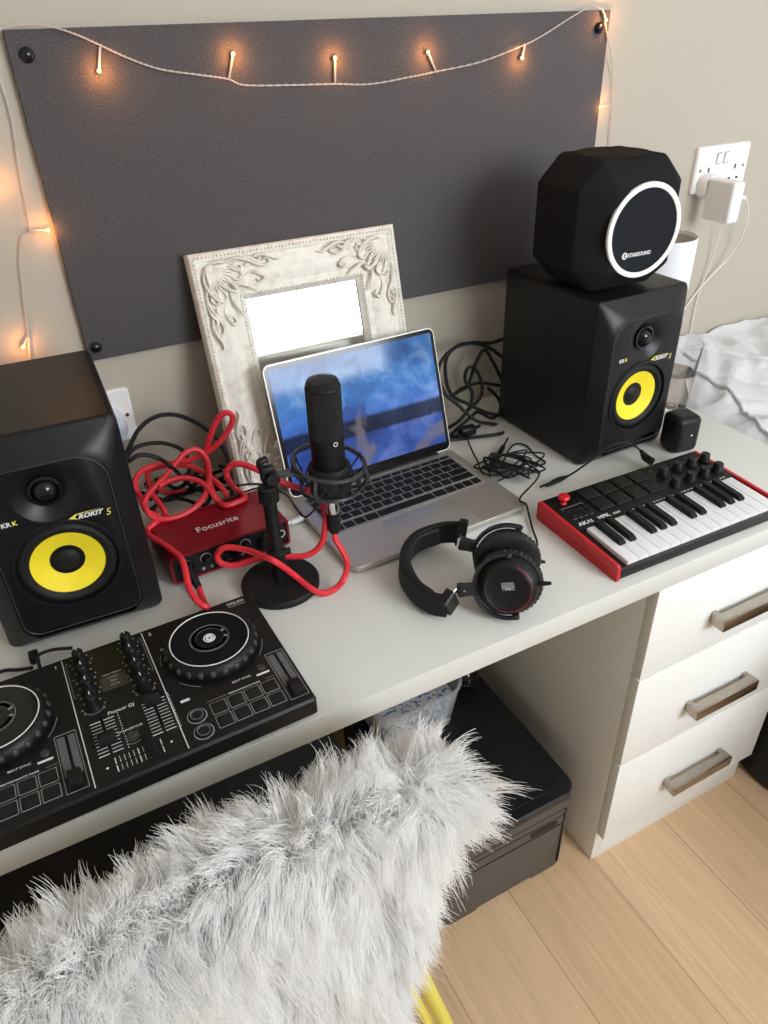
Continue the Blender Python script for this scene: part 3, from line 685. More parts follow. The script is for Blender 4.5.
cable('audio_lead', 'tangle of black leads lying under the red cable coil', [
 [(0.1053,0.6520,0.7346), (0.1287,0.6539,0.7306), (0.1653,0.6280,0.7286), (0.1974,0.5855,0.7286), (0.2305,0.5505,0.7286), (0.2508,0.5215,0.7296), (0.2508,0.4800,0.7306), (0.2264,0.4668,0.7306)],
 [(0.1041,0.6141,0.7346), (0.1305,0.5874,0.7306), (0.1593,0.5378,0.7286), (0.2011,0.5382,0.7286), (0.2397,0.5371,0.7366), (0.2534,0.5437,0.7446), (0.2474,0.5708,0.7406)],
 [(0.1093,0.5577,0.7396), (0.1403,0.5243,0.7326), (0.1758,0.5369,0.7296), (0.2127,0.5570,0.7346), (0.2478,0.5629,0.7366)],
 [(0.1116,0.5004,0.7366), (0.1437,0.5110,0.7426), (0.1687,0.5003,0.7366), (0.1909,0.4702,0.7366), (0.2174,0.5027,0.7386), (0.2483,0.4952,0.7366)],
 [(0.1132,0.6395,0.7286), (0.1476,0.5844,0.7366), (0.1645,0.5261,0.7466), (0.2133,0.5757,0.7366), (0.2324,0.5569,0.7286)],
 [(0.0926,0.4500,0.8530), (0.1108,0.4500,0.8591), (0.1340,0.4500,0.8475), (0.1523,0.4400,0.8270), (0.1845,0.5288,0.7446), (0.2055,0.4903,0.7396)],
 [(0.1169,0.5164,0.7446), (0.1466,0.5323,0.7546), (0.1875,0.5332,0.7546), (0.2190,0.5047,0.7446), (0.2352,0.4715,0.7346)]], .0033)
cable('usb_lead', 'thin black lead running from the interface behind the stand to the laptop', [
 [(0.1941,0.4015,0.7776), (0.2406,0.4057,0.7796), (0.2645,0.3954,0.7846), (0.2957,0.3850,0.7696), (0.3028,0.3624,0.7546), (0.3092,0.3443,0.7466), (0.3263,0.3398,0.7596), (0.3319,0.3350,0.7746)], [(0.2311,0.4408,0.7746), (0.2593,0.4118,0.7846), (0.2696,0.3801,0.7946)]], .0016)
uc = thing('white_usb_plug', 'short white plug and lead at the laptop side behind the interface', 'cable', (0.3194,0.3698,0.7246))
UO = (0.3194,0.3698,0.7246)
b = NB(); tube(b, [rel(p, UO) for p in ((0.2607,0.3400,0.7426), (0.2793,0.3575,0.7346), (0.2970,0.3663,0.7306))], .0022, n=8); obj('cord', b, 'whiteplastic', uc)
b = NB(); tube(b, [rel(p, UO) for p in ((0.2931,0.3646,0.7311), (0.3164,0.3650,0.7321))], .0045, n=4, smooth=False); obj('plug', b, 'whiteplastic', uc)
# heavy loops hanging behind the laptop, at the wall
cable('speaker_cable', 'thick black cable looped between the laptop and the right monitor', [
 [(0.8077,0.5400,0.8643), (0.7720,0.5400,0.8618), (0.7277,0.5400,0.8708), (0.6850,0.5300,0.8715), (0.6602,0.5300,0.8524), (0.6482,0.5200,0.8282), (0.6593,0.5100,0.7964), (0.6747,0.5000,0.7808), (0.7041,0.4800,0.7475), (0.7428,0.4800,0.7292), (0.7738,0.4900,0.7125), (0.7840,0.4900,0.7012), (0.7291,0.4383,0.7306), (0.6747,0.4574,0.7286), (0.6428,0.4677,0.7286)],
 [(0.8136,0.5500,0.8204), (0.7682,0.5500,0.8536), (0.7171,0.5500,0.8679), (0.6790,0.5400,0.8544), (0.6713,0.5300,0.8192), (0.6786,0.5200,0.7879), (0.7010,0.5000,0.7724), (0.7327,0.4900,0.7523), (0.7675,0.4900,0.7373), (0.8061,0.5100,0.7233)],
 [(0.8121,0.5500,0.7757), (0.7858,0.5500,0.8223), (0.7664,0.5500,0.8462), (0.7406,0.5400,0.8256), (0.7198,0.5300,0.7943), (0.6915,0.5200,0.7908), (0.6637,0.5100,0.7894)],
 [(0.7014,0.5000,0.7601), (0.7341,0.5100,0.7724), (0.7443,0.5200,0.7923), (0.7364,0.5300,0.8203), (0.7185,0.5300,0.8281), (0.7128,0.5300,0.8058), (0.7225,0.5200,0.7834), (0.7055,0.5000,0.7672), (0.6712,0.4800,0.7560), (0.6627,0.5063,0.7306)],
 [(0.7980,0.5300,0.7740), (0.7697,0.5300,0.7847), (0.7421,0.5300,0.7931), (0.7089,0.5300,0.7908), (0.6787,0.5200,0.7859)],
 [(0.7655,0.5300,0.7775), (0.7903,0.5300,0.7509), (0.7917,0.5200,0.7292), (0.7567,0.5000,0.7295), (0.7240,0.5000,0.7504), (0.6997,0.4900,0.7485), (0.6741,0.4903,0.7346), (0.6526,0.4799,0.7286), (0.6602,0.4619,0.7346)]], .0033)
b = NB(); ball(b, (0, 0, 0), .011, (1.5, 1, .8), 14)
pg = thing('cable_adapter', 'small black adapter block lying among the cables beside the laptop', 'adapter', (0.6838,0.4744,0.7246))
b = NB(); box(b, (0, 0, .009), (.034, .018, .018), .005, 3); obj('block', b, 'black', pg)
b = NB(); tube(b, [(.016, 0, .009), (.026, .004, .008), (.034, .010, .006)], .0028, n=8); obj('cable_tail', b, 'blacksoft', pg)

# thin headphone lead in a loose heap by the laptop corner
rnd = random.Random(21)
hc = thing('headphone_lead', 'thin black lead in a loose tangle by the laptop corner, running to the headphones', 'cable', (.67, .30, T))
HO = (.67, .30, T)
ctr = Vector((.667, .322, T)); pts = [(0.6964,0.4909,0.7346), (0.6662,0.4448,0.7326), (0.6355,0.3706,0.7366), (0.6205,0.3138,0.7406)]
for i in range(30):
    a = i * 2.35 + rnd.uniform(-.6, .6); rr = rnd.uniform(.45, 1.12); a2 = a + .6
    e1_, e2_ = .066 * rr * math.cos(a), .050 * rr * math.sin(a)
    pts.append((ctr.x + e1_ * .86 + e2_ * .35, ctr.y - e1_ * .50 + e2_ * .80, T + .016 + .010 * math.sin(i * 1.7) + rnd.uniform(-.002, .004)))
pts += [(0.6208,0.2307,0.7416), (0.6194,0.2136,0.7406), (0.6127,0.1963,0.7326), (0.5984,0.1671,0.7276), (0.5765,0.1304,0.7366), (0.5516,0.1018,0.7466)]
b = NB(); tube(b, [rel(p, HO) for p in pts], .00155, n=6, k=7); obj('cord', b, 'blacksoft', hc)
pj = [(0.6074,0.3144,0.7386), (0.6267,0.3368,0.7366), (0.6476,0.3321,0.7346), (0.6777,0.3455,0.7326), (0.7137,0.3689,0.7306)]
b = NB(); tube(b, [rel(p, HO) for p in [(0.6217,0.3128,0.7426), (0.6361,0.3388,0.7366), (0.6486,0.3393,0.7346)]], .0016, n=6); obj('cord', b, 'blacksoft', hc)
b = NB(); tube(b, [rel(p, HO) for p in [(0.6532,0.3484,0.7306), (0.7065,0.3944,0.7306)]], [.0030, .0045, .0042], n=10, k=4); tube(b, [rel(p, HO) for p in [(0.7065,0.3944,0.7306), (0.7338,0.4173,0.7306)]], .0019, n=8, k=3); obj('jack_plug', b, 'black', hc)
cable('keyboard_usb_cable', 'thin black cable running past the right monitor to the red piano keyboard', [
 [(0.6531,0.3287,0.7366), (0.7245,0.3921,0.7286), (0.7474,0.3848,0.7276), (0.7402,0.3468,0.7276), (0.7397,0.3186,0.7276), (0.7198,0.3125,0.7306), (0.6975,0.3334,0.7366)],
 [(0.6790,0.2546,0.7306), (0.7113,0.2571,0.7306), (0.7406,0.2600,0.7296), (0.7571,0.2480,0.7478), (0.7845,0.2460,0.7613), (0.8039,0.2440,0.7734), (0.8206,0.2400,0.7780), (0.8396,0.2320,0.7745), (0.8516,0.2200,0.7656), (0.8715,0.2245,0.7446)]], .0016)
kp = thing('usb_plug', 'black moulded plug pushed into the back of the piano keyboard', 'plug', (0.8977,0.2422,0.7246))
b = NB(); tube(b, [rel(p, (0.8977,0.2422,0.7246)) for p in ((0.8532,0.2190,0.7638), (0.8715,0.2245,0.7446), (0.8742,0.2106,0.7411))], [.003, .0065, .007], n=8, k=4); obj('plug_body', b, 'black', kp)
fb = thing('ferrite_plug', 'black inline lead joint beside the back corner of the piano keyboard', 'plug', (0.7160,0.2621,0.7246))
b = NB(); tube(b, [rel(p, (0.7160,0.2621,0.7246)) for p in ((0.6891,0.2522,0.7306), (0.7126,0.2562,0.7306), (0.7406,0.2600,0.7296))], [.002, .004, .0045, .002], n=8, k=4); obj('sleeve', b, 'black', fb)

# ------------------------------------------------------------------ mixing deck
dj = thing('mixing_deck', 'black two-deck mixing controller with jog wheels at the front left of the desk', 'mixing deck', (.1807, .0032, T), .0226)
ZD = .0275
b = NB(); loft(b, [[(-.1875 + x, .104 + y, z) for x, y in rrect(w, h, r, 3)] for w, h, r, z in ((.371, .204, .003, .0035), (.375, .208, .004, .0055), (.375, .208, .004, .0245), (.3715, .2035, .004, ZD))])
djb = obj('body', b, 'black', dj)
b = NB()
for x in (-.35, -.02):
    for y in (.02, .19): cyl(b, (x, y, 0), .008, .0045, n=14)
obj('rubber_feet', b, 'blacksoft', dj)
def line(bm, pts, w=.0007, z=ZD, closed=False):
    P = [Vector((x, y, 0)) for x, y in pts]
    if closed: P.append(P[0])
    for a, c in zip(P, P[1:]):
        d = (c - a); L_ = d.length; d.normalize()
        box(bm, ((a.x + c.x) / 2, (a.y + c.y) / 2, z + .00015), (L_ + w, w, .0003), 0, rot=(0, 0, math.atan2(d.y, d.x)))
def circ(bm, x, y, R, w=.0007, z=ZD, a0=0, a1=360, n=40):
    pts = [(x + R * math.cos(math.radians(a0 + (a1 - a0) * i / n)), y + R * math.sin(math.radians(a0 + (a1 - a0) * i / n))) for i in range(n + 1)]
    line(bm, pts, w, z)
b = NB(); line(b, [(-.2335, .006), (-.2335, .203)], .001); line(b, [(-.141, .006), (-.141, .203)], .001); obj('divider_print', b, 'print', djb)
def deck(ox):
    jx, jy = ox - .0755, .1325
    b = NB(); pr_ = [(.0525, 0), (.0540, .004), (.0530, .011), (.0490, .0165), (.0470, .0172)]
    lathe(b, [(0, 0)] + pr_ + [(0, .0172)], (jx, jy, ZD), n=72)
    jw = obj('jog_wheel', b, 'black', dj)
    b = NB()
    for k in range(24):
        a = 2 * PI * k / 24; ball(b, (jx + .0510 * math.cos(a), jy + .0510 * math.sin(a), ZD + .0085), .0045, (1, 1, 1.1), 8)
    obj('grip_dimples', b, 'grey', jw)
    b = NB(); cyl(b, (jx, jy, ZD + .0168), .0472, .0008, n=64); obj('jog_plate', b, 'blackgloss', jw)
    zt = ZD + .0176
    b = NB(); ring(b, (jx, jy, zt), .0452, .0007, n=72, m=6); ring(b, (jx, jy, zt), .0062, .0009, n=32, m=6); ring(b, (jx, jy, zt), .0032, .0014, n=24, m=6)
    obj('jog_print', b, 'print', jw)
    b = NB(); circ(b, jx, jy, .0185, .0045, zt, 20, 340, 40); circ(b, jx, jy, .0225, .0006, zt); obj('jog_label', b, 'printgrey', jw)
    for wd, a0, a1 in ((.004, 118, 150), (.0007, 160, 176), (.0007, -40, -15), (.0007, 215, 240)):
        b = NB(); circ(b, jx, jy, .0590, wd, ZD, a0, a1, 8); obj('arc_print', b, 'printgrey', djb)
    # tempo slider
    x0, x1, y0, y1 = ox - .0255, ox - .0045, .0115, .0905
    b = NB(); line(b, [(x0, y0), (x1, y0), (x1, y1), (x0, y1)], .0007, closed=True); obj('slider_outline', b, 'printgrey', djb)
    b = NB()
    for k in range(26):
        y = y0 + .022 + k * .0021
        line(b, [(x0 + .002, y), (x0 + .009, y)], .0006); line(b, [(x1 - .008, y), (x1 - .002, y)], .0006)
    obj('slider_scale', b, 'printgrey', djb)
    b = NB(); bx(b, x0 + .0102, x0 + .0118, y0 + .004, y1 - .004, ZD - .002, ZD + .0003); obj('slider_slot', b, 'blackgloss', djb)
    b = NB(); loft(b, [[(x0 + .0108 + x, y0 + .0135 + y, z) for x, y in rrect(w, h, .001, 3)] for w, h, z in ((.013, .022, ZD + .0006), (.013, .019, ZD + .006), (.012, .006, ZD + .0085))]); obj('slider_cap', b, 'black', dj)
    # pads
    for r in range(2):
        for c in range(4):
            cx, cy = ox - .0965 + c * .0195, .0425 - r * .0205
            b = NB(); box(b, (cx, cy, ZD + .0008), (.0140, .0140, .0024), .0008, 2); pd = obj('pad', b, 'blacksoft', dj)
            b = NB(); line(b, [(cx - .0085, cy - .0085), (cx + .0085, cy - .0085), (cx + .0085, cy + .0085), (cx - .0085, cy + .0085)], .0009, closed=True); obj('pad_outline', b, 'printgrey', pd)
    for y in (.0185, .0425):
        b = NB(); lathe(b, [(0, 0), (.0088, 0), (.0088, .002), (.0078, .003), (.0065, .0022), (0, .0022)], (ox - .121, y, ZD), n=28); ck = obj('cue_button', b, 'blacksoft', dj)
        b = NB(); circ(b, ox - .121, y, .0102, .0010, ZD); circ(b, ox - .121, y, .0066, .0006, ZD + .0021); obj('button_outline', b, 'print', ck)
    b = NB(); lathe(b, [(0, 0), (.0048, 0), (.0048, .0015), (.004, .0025), (0, .0025)], (ox - .0365, .0735, ZD), n=20); sb = obj('sync_button', b, 'grey', dj)
    b = NB(); bx(b, ox - .045, ox - .030, .0635, .0662, ZD, ZD + .0003); bx(b, ox - .131, ox - .121, .0685, .0715, ZD, ZD + .0006); obj('label_print', b, 'print', djb)
    text('BEAT SYNC', .0036, djb, (ox - .073, .0675, ZD), (0, 0, 0), 'print', sx=1.2, ext=.0002)
    text('PERFORMANCE PADS', .0032, djb, (ox - .082, .0540, ZD), (0, 0, 0), 'print', sx=1.2, ext=.0002)
    b = NB(); line(b, [(ox - .106, .0553), (ox - .084, .0553)], .0004); line(b, [(ox - .038, .0553), (ox - .028, .0553)], .0004); obj('rule_print', b, 'printgrey', djb)
deck(0.0); deck(-.2335)
text('2', .0075, djb, (-.135, .1935, ZD), (0, 0, 0), 'print', ext=.0002, sx=1.3); text('1', .0075, djb, (-.2435, .1935, ZD), (0, 0, 0), 'print', ext=.0002, sx=1.3)
text('DDJ-200', .0062, djb, (-.034, .1965, ZD), (0, 0, 0), 'print', ext=.0002); b = NB(); bx(b, -.034, -.012, .1925, .1935, ZD, ZD + .0003); obj('label_print', b, 'printgrey', djb)
for col, sgn in ((-.2145, -1), (-.160, 1)):
    for k, y in enumerate((.1905, .1645, .1385, .1125)):
        b = NB(); lathe(b, [(.0088, 0), (.0075, .003), (.0062, .010), (.0062, .0165), (.0052, .0180), (0, .0180)], (col, y, ZD), n=24); kn = obj('eq_knob', b, 'black', dj)
        b = NB(); bx(b, col - .0005, col + .0005, y + .0015, y + .0064, ZD + .0176, ZD + .0184); bx(b, col - .0005, col + .0005, y + .0058, y + .0066, ZD + .011, ZD + .0182); obj('knob_mark', b, 'print', kn)
        b = NB()
        if k == 3: circ(b, col, y, .0108, .0011, ZD, 200, 340, 16)
        for a in (215, 325, 180, 0, 45, 135): bx(b, col + .012 * math.cos(math.radians(a)) - .0009, col + .012 * math.cos(math.radians(a)) + .0009, y + .012 * math.sin(math.radians(a)) - .0009, y + .012 * math.sin(math.radians(a)) + .0009, ZD, ZD + .0003)
        obj('knob_scale', b, 'printgrey', djb)
    b = NB(); line(b, [(col + sgn * .014, .135), (col + sgn * .016, .135), (col + sgn * .016, .195), (col + sgn * .014, .195)], .0005); obj('bracket_print', b, 'printgrey', djb)
    # channel fader
    fx = col + .0035
    b = NB()
    for k in range(11):
        y = .040 + k * .0048; w = .0009 if k in (0, 10) else .0005
        line(b, [(fx - .012, y), (fx - .002, y)], w); line(b, [(fx + .002, y), (fx + .012, y)], w)
    for k in range(14): bx(b, fx + .0165, fx + .0175, .038 + k * .004, .0392 + k * .004, ZD, ZD + .0003)
    obj('fader_scale', b, 'print', djb)
    b = NB(); bx(b, fx - .0009, fx + .0009, .036, .094, ZD - .002, ZD + .0003); obj('fader_slot', b, 'blackgloss', djb)
    fy = .060 if sgn < 0 else .090
    b = NB(); loft(b, [[(fx + x, fy + y, z) for x, y in rrect(w, h, .001, 3)] for w, h, z in ((.018, .017, ZD + .0006), (.018, .0145, ZD + .006), (.017, .005, ZD + .0085))]); obj('channel_fader', b, 'black', dj)
b = NB(); bx(b, -.2015, -.1725, .128, .150, ZD, ZD + .0006, 0); sp_ = obj('information_panel', b, mat('smoked_panel', (.035, .036, .034), .3), djb)
for i, (s_, sz_) in enumerate((('rekordbox', .0042), ('WeDJ', .0036), ('djay', .0044), ('edjing', .0036))): text(s_, sz_, djb, (-.1868, .1525 - i * .0062, ZD + .0006), (0, 0, 0), 'printgrey', align='CENTER', ext=.0002, sx=1.2)
text('Pioneer DJ', .0066, djb, (-.204, .0925, ZD), (0, 0, 0), 'print', ext=.0002, shear=.2, sx=.98)
text('WIRELESS CUE', .0036, djb, (-.1872, .0610, ZD), (0, 0, 0), 'print', align='CENTER', ext=.0002, sx=1.1)
b = NB(); lathe(b, [(0, 0), (.0052, 0), (.0052, .002), (.0042, .003), (0, .003)], (-.1872, .0510, ZD), n=20); obj('cue_select_button', b, 'grey', dj)
b = NB(); circ(b, -.1872, .0510, .0062, .0006, ZD); circ(b, -.1872, .0510, .0105, .0006, ZD, 235, 305, 8); obj('button_outline', b, 'printgrey', djb)
b = NB()
for k in range(11):
    x = -.2095 + k * .0046; w = .0010 if k in (0, 5, 10) else .0005
    line(b, [(x, .0140), (x, .0215)], w); line(b, [(x, .0245), (x, .0320)], w)
for x in (-.2185, -.154): cyl(b, (x, .023, ZD), .0013, .0003, n=10)
obj('crossfader_scale', b, 'print', djb)
b = NB(); bx(b, -.212, -.160, .0222, .0238, ZD - .002, ZD + .0003); obj('crossfader_slot', b, 'blackgloss', djb)
b = NB(); loft(b, [[(-.1735 + x, .023 + y, z) for x, y in rrect(w, h, .001, 3)] for w, h, z in ((.013, .018, ZD + .0006), (.0105, .018, ZD + .006), (.004, .017, ZD + .0085))]); obj('crossfader', b, 'black', dj)
cable('deck_usb_cable', 'black cable plugged into the back of the mixing deck by the left monitor', [[(-0.1589,0.2269,0.7346), (-0.1267,0.2455,0.7306), (-0.1070,0.2359,0.7326), (-0.0910,0.2237,0.7386)], [(-0.0824,0.2166,0.7406), (-0.0815,0.2341,0.7446), (-0.0662,0.2465,0.7366), (-0.0441,0.2378,0.7366)]], .0022)
dp = thing('deck_usb_plug', 'square black cable plug in the back edge of the mixing deck', 'plug', (-0.0866,0.2371,0.7246))
b = NB(); box(b, (0, .004, .0150), (.011, .016, .011), .002); obj('plug_body', b, 'black', dp)

# ------------------------------------------------------------------ mini piano keyboard
mk = thing('midi_keyboard', 'red sided mini piano keyboard with black pads and knobs at the right of the desk', 'keyboard', (.6213, .0160, T), -.0174)
ML, MD = .318, .177
SL = math.atan2(.0059, MD)
def zt(y): return .0238 + .0059 * y / MD
b = NB(); prism(b, [(0.001, .003), (MD - .001, .003), (MD - .001, zt(MD) - .002), (MD - .004, zt(MD)), (.0, zt(0) - .006), (.0, .004)], .005, ML - .005, Matrix(((0, 0, 1, 0), (1, 0, 0, 0), (0, 1, 0, 0), (0, 0, 0, 1))))
body = obj('case', b, 'black', mk)
for x in (.0, ML - .0052):
    b = NB(); q = NB(); prism(q, [(0, .0008), (.003, 0), (MD - .003, 0), (MD, .003), (MD, zt(MD) - .001), (MD - .003, zt(MD) + .0016), (.004, zt(0) + .0016), (0, zt(0) - .002)], x, x + .0052, Matrix(((0, 0, 1, 0), (1, 0, 0, 0), (0, 1, 0, 0), (0, 0, 0, 1))))
    add(b, q); sd = obj('side_panel', b, 'red', mk)
    b = NB(); bx(b, x - .0003 if x == 0 else x + .0052, x if x == 0 else x + .0055, .02, .11, .0105, .0120); obj('side_groove', b, mat('dark_red', (.22, .004, .008), .5), sd)
# the deck plate behind the keys
def slab(bm, x0, x1, y0, y1, h, th, bev=.0006):
    return box(bm, ((x0 + x1) / 2, (y0 + y1) / 2, zt((y0 + y1) / 2) + h - th / 2), (x1 - x0, y1 - y0, th), bev, 2, (SL, 0, 0))
b = NB(); slab(b, .0052, ML - .0052, .0895, MD - .002, .0012, .003, .0005); obj('top_plate', b, 'black', mk)
b = NB(); bx(b, .0052, ML - .0052, .0, .004, .0045, .0205, .001); obj('front_rail', b, 'grey', mk)
KX0, KX1 = .0185, .3045; kw = (KX1 - KX0) / 15
for i in range(15):
    b = NB(); x = KX0 + i * kw
    slab(b, x + .00035, x + kw - .00035, .0035, .0885, .0022, .0115, .0007); obj('white_key', b, 'whitekey', mk)
for i in (0, 1, 3, 4, 5, 7, 8, 10, 11, 12):
    x = KX0 + (i + 1) * kw; b = NB()
    loft(b, [
        [(x + px * .0055, y, zt(y) + h) for px, y, h in ((-1, .0345, .002), (1, .0345, .002), (1, .0885, .002), (-1, .0885, .002))],
        [(x + px * .0052, y, zt(y) + h) for px, y, h in ((-1, .0352, .0055), (1, .0352, .0055), (1, .0885, .0085), (-1, .0885, .0085))],
        [(x + px * .0042, y, zt(y) + h) for px, y, h in ((-1, .0405, .0092), (1, .0405, .0092), (1, .0885, .0100), (-1, .0885, .0100))]])
    obj('black_key', b, 'black', mk)
for r in range(2):
    for c in range(4):
        x0 = .0640 + c * .0325; y0 = .1435 - r * .0315; b = NB()
        slab(b, x0, x0 + .0285, y0, y0 + .0275, .0048, .005, .0018); pd = obj('pad', b, 'blacksoft', mk)
        b = NB(); slab(b, x0 + .001, x0 + .0275, y0 - .0002, y0 + .0006, .0038, .0010, .0); obj('pad_edge', b, 'grey', pd)
for r, (y, xs) in enumerate(((.1435, (.2155, .2460, .2760, .3040)), (.1125, (.2110, .2420, .2715, .3000)))):
    for x in xs:
        b = NB(); lathe(b, [(.0098, 0), (.0098, .002), (.0078, .005), (.0074, .0135), (.0064, .0150), (0, .0150)], (x, y, zt(y) + .001), n=12); kn = obj('knob', b, 'black', mk)
        b = NB(); box(b, (x, y + .0068, zt(y) + .011), (.0012, .0014, .0085)); obj('knob_mark', b, 'printgrey', kn)
b = NB(); lathe(b, [(.006, 0), (.0035, .003), (.0035, .006), (.0085, .009), (.0092, .012), (.0075, .0145), (0, .0155)], (.0300, .155, zt(.155)), n=24); obj('joystick', b, 'red', mk)
b = NB(); slab(b, .1985, .2085, .158, .168, .0016, .001); obj('display', b, 'blackgloss', mk)
for k in range(3):
    b = NB(); x = .222 + k * .0215; slab(b, x, x + .016, .1610, .1670, .0024, .002, .0006); obj('mode_button', b, 'blacksoft', mk)
for k in range(8):
    b = NB(); x = .017 + (k % 4) * .0105; y = .1165 + (k // 4) * .013; slab(b, x, x + .0088, y, y + .0085, .0028, .0026, .0008); obj('function_button', b, 'blacksoft', mk)
b = NB()
for pts in (((.017, .1430), (.055, .1430)), ((.017, .1360), (.017, .1430)), ((.055, .1360), (.055, .1430))):
    (xa, ya), (xb, yb) = pts; slab(b, min(xa, xb) - .0003, max(xa, xb) + .0003, min(ya, yb) - .0003, max(ya, yb) + .0003, .0015, .0005, 0)
obj('panel_print', b, 'printgrey', mk); b = NB()
for i in range(30): x = .095 + i * .0068; slab(b, x, x + .0038, .0935, .0950, .0015, .0005, 0)
obj('panel_print', b, 'print', mk); b = NB()
for i in range(4): slab(b, .018 + i * .010, .023 + i * .010, .1135, .1145, .0015, .0005, 0)
obj('panel_print', b, 'printgrey', mk)
text('AKAI', .0098, mk, (.0150, .0975, zt(.10) + .0013), (SL, 0, 0), 'print', ext=.0002, sx=1.15, bold=.00035)
text('MPK', .0098, mk, (.0500, .0975, zt(.10) + .0013), (SL, 0, 0), 'print', ext=.0002, sx=1.1, bold=.0003); text('mini', .0070, mk, (.0765, .0975, zt(.10) + .0013), (SL, 0, 0), 'print', ext=.0002, sx=1.1, shear=.2, bold=.00015)

# ------------------------------------------------------------------ headphones
HP = (.44, .11, T)
hp = thing('headphones', 'black studio headphones with red trim lying in front of the laptop', 'headphones', HP)
N0 = Vector(rel((0.4483,0.0289,0.7756), HP)); A1 = Vector((-.60, -.68, .30)).normalized()
F0 = N0 + Vector((.046, .068, -.001)); A2 = Vector((.50, .84, -.10)).normalized()
def cup(c, ax, near):
    fr = frame_to(ax); up = Vector((-.88, .36, -.10 if near else .25)); up = (up - ax * up.dot(ax)).normalized(); sd = ax.cross(up)
    mx = Matrix.Translation(c) @ Matrix((sd, up, ax)).transposed().to_4x4() @ Matrix.Scale(.92, 4)     # local: x = side, y = towards the yoke, z = outwards
    b = NB(); lathe(b, [(0, -.020), (.0405, -.020), (.0415, -.016), (.0410, -.010), (.0375, -.004), (.0335, -.001), (.0325, 0), (.0300, .0012), (.0285, .0002), (.0120, -.0008), (0, -.0008)], n=48)
    c_ = obj('ear_cup', b, 'black', hp); c_.data.transform(mx)
    b = NB(); tube(b, [(.0328 * math.cos(math.radians(a)), .0328 * math.sin(math.radians(a)), .0002) for a in range(-150, 31, 6)], .0011, n=6, smooth=False); r_ = obj('red_trim', b, mat('dark_red_trim', (.16, .010, .018), .35), c_); r_.data.transform(mx)
    b = NB(); lathe(b, [(0, -.022), (.043, -.021), (.0455, -.024), (.0470, -.030), (.0450, -.036), (.040, -.038), (.020, -.036), (0, -.036)], n=48)
    for k in range(40):
        a = 2 * PI * k / 40; ball(b, (.0452 * math.cos(a), .0452 * math.sin(a), -.0285), .0026, (1, 1, 2.2), 6)
    e_ = obj('ear_cushion', b, mat('pleated_leatherette', (.011, .011, .012), .4), hp); e_.data.transform(mx)
    b = NB(); arc = [(.0455 * math.cos(math.radians(a)), .0455 * math.sin(math.radians(a)), -.009) for a in range(-8, 189, 7)]
    tube(b, arc, .003, flat=(.0085, .0042), up=(0, 0, 1), smooth=False)
    for sx in (-1, 1): cyl(b, (sx * .0410, -.006, -.009), .005, .006, (sx, 0, 0), 14)
    loft(b, [[(x, y, z - .009) for x, z in rrect(w, h, .002, 3)] for y, w, h in ((.0435, .020, .008), (.052, .018, .008), (.066, .020, .009), (.068, .018, .007))])
    y_ = obj('yoke', b, mat('dark_grey_metal', (.030, .031, .034), .32, metal=.3), hp); y_.data.transform(mx)
    b = NB(); cyl(b, (.0, .058, -.0048), .0016, .0012, n=12); s_ = obj('screw', b, 'chrome', y_); s_.data.transform(mx)
    if near:
        x_ = text('UMPC', .0062, c_, (0, 0, 0), (0, 0, 0), 'print', ext=.0002, align='CENTER'); x_.data.transform(mx @ Matrix.Translation((-.002, -.002, -.0006)) @ Matrix.Rotation(-PI * .5, 4, 'Z'))
        b = NB(); 
        for k in range(3): bx(b, -.0085 + k * .0026, -.0068 + k * .0026, -.010, .007, -.0009, -.0004)
        l_ = obj('emblem', b, 'printgrey', c_); l_.data.transform(mx)
    b = NB(); tube(b, [(.0, -.040, -.012), (.0, -.048, -.011), (.0, -.058, -.010)], [.0042, .0036, .0022], n=10); g_ = obj('strain_relief', b, 'blacksoft', hp); g_.data.transform(mx)
    return mx
m1 = cup(N0, A1, True); m2 = cup(F0, A2, False)
ya, yb = m1 @ Vector((0, .070, -.009)), m2 @ Vector((0, .070, -.009))
bp_ = [rel(p, HP) for p in ((0.3835,0.0656,0.7486), (0.3719,0.0802,0.7476), (0.3655,0.1096,0.7471), (0.3703,0.1498,0.7471), (0.3894,0.1840,0.7476), (0.4204,0.2019,0.7506), (0.4555,0.1974,0.7546), (0.4797,0.1779,0.7596))]
b = NB(); tube(b, bp_, .01, flat=(.034, .009), up=(.05, -.1, 1), k=8); obj('headband', b, 'blacksoft', hp)
b = NB(); ip = [Vector(p) + (Vector((.030, .035, .026)) - Vector((p[0] - -.0, p[1] - .03, p[2]))).normalized() * 0.0 for p in bp_]
cen = sum((Vector(p) for p in bp_), Vector()) / len(bp_)
tube(b, [Vector(p) + (cen - Vector(p)).normalized() * .0065 for p in bp_[1:-1]], .01, flat=(.028, .007), up=(.05, -.1, 1), k=8); obj('headband_pad', b, mat('leatherette_pad', (.010, .012, .014), .45), hp)
def adj(p, q):
    p, q = Vector(p), Vector(q); d = (q - p).normalized()
    b = NB(); tube(b, [p - d * .004, p + d * .016], .01, flat=(.037, .0135), up=(.05, -.1, 1), smooth=False); a_ = obj('adjuster', b, 'black', hp)
    b = NB(); tube(b, [p + d * .012, q], .01, flat=(.012, .0022), up=(.05, -.1, 1), smooth=False); obj('slider', b, 'chrome', a_)
adj(bp_[0], ya); adj(bp_[-1], yb)

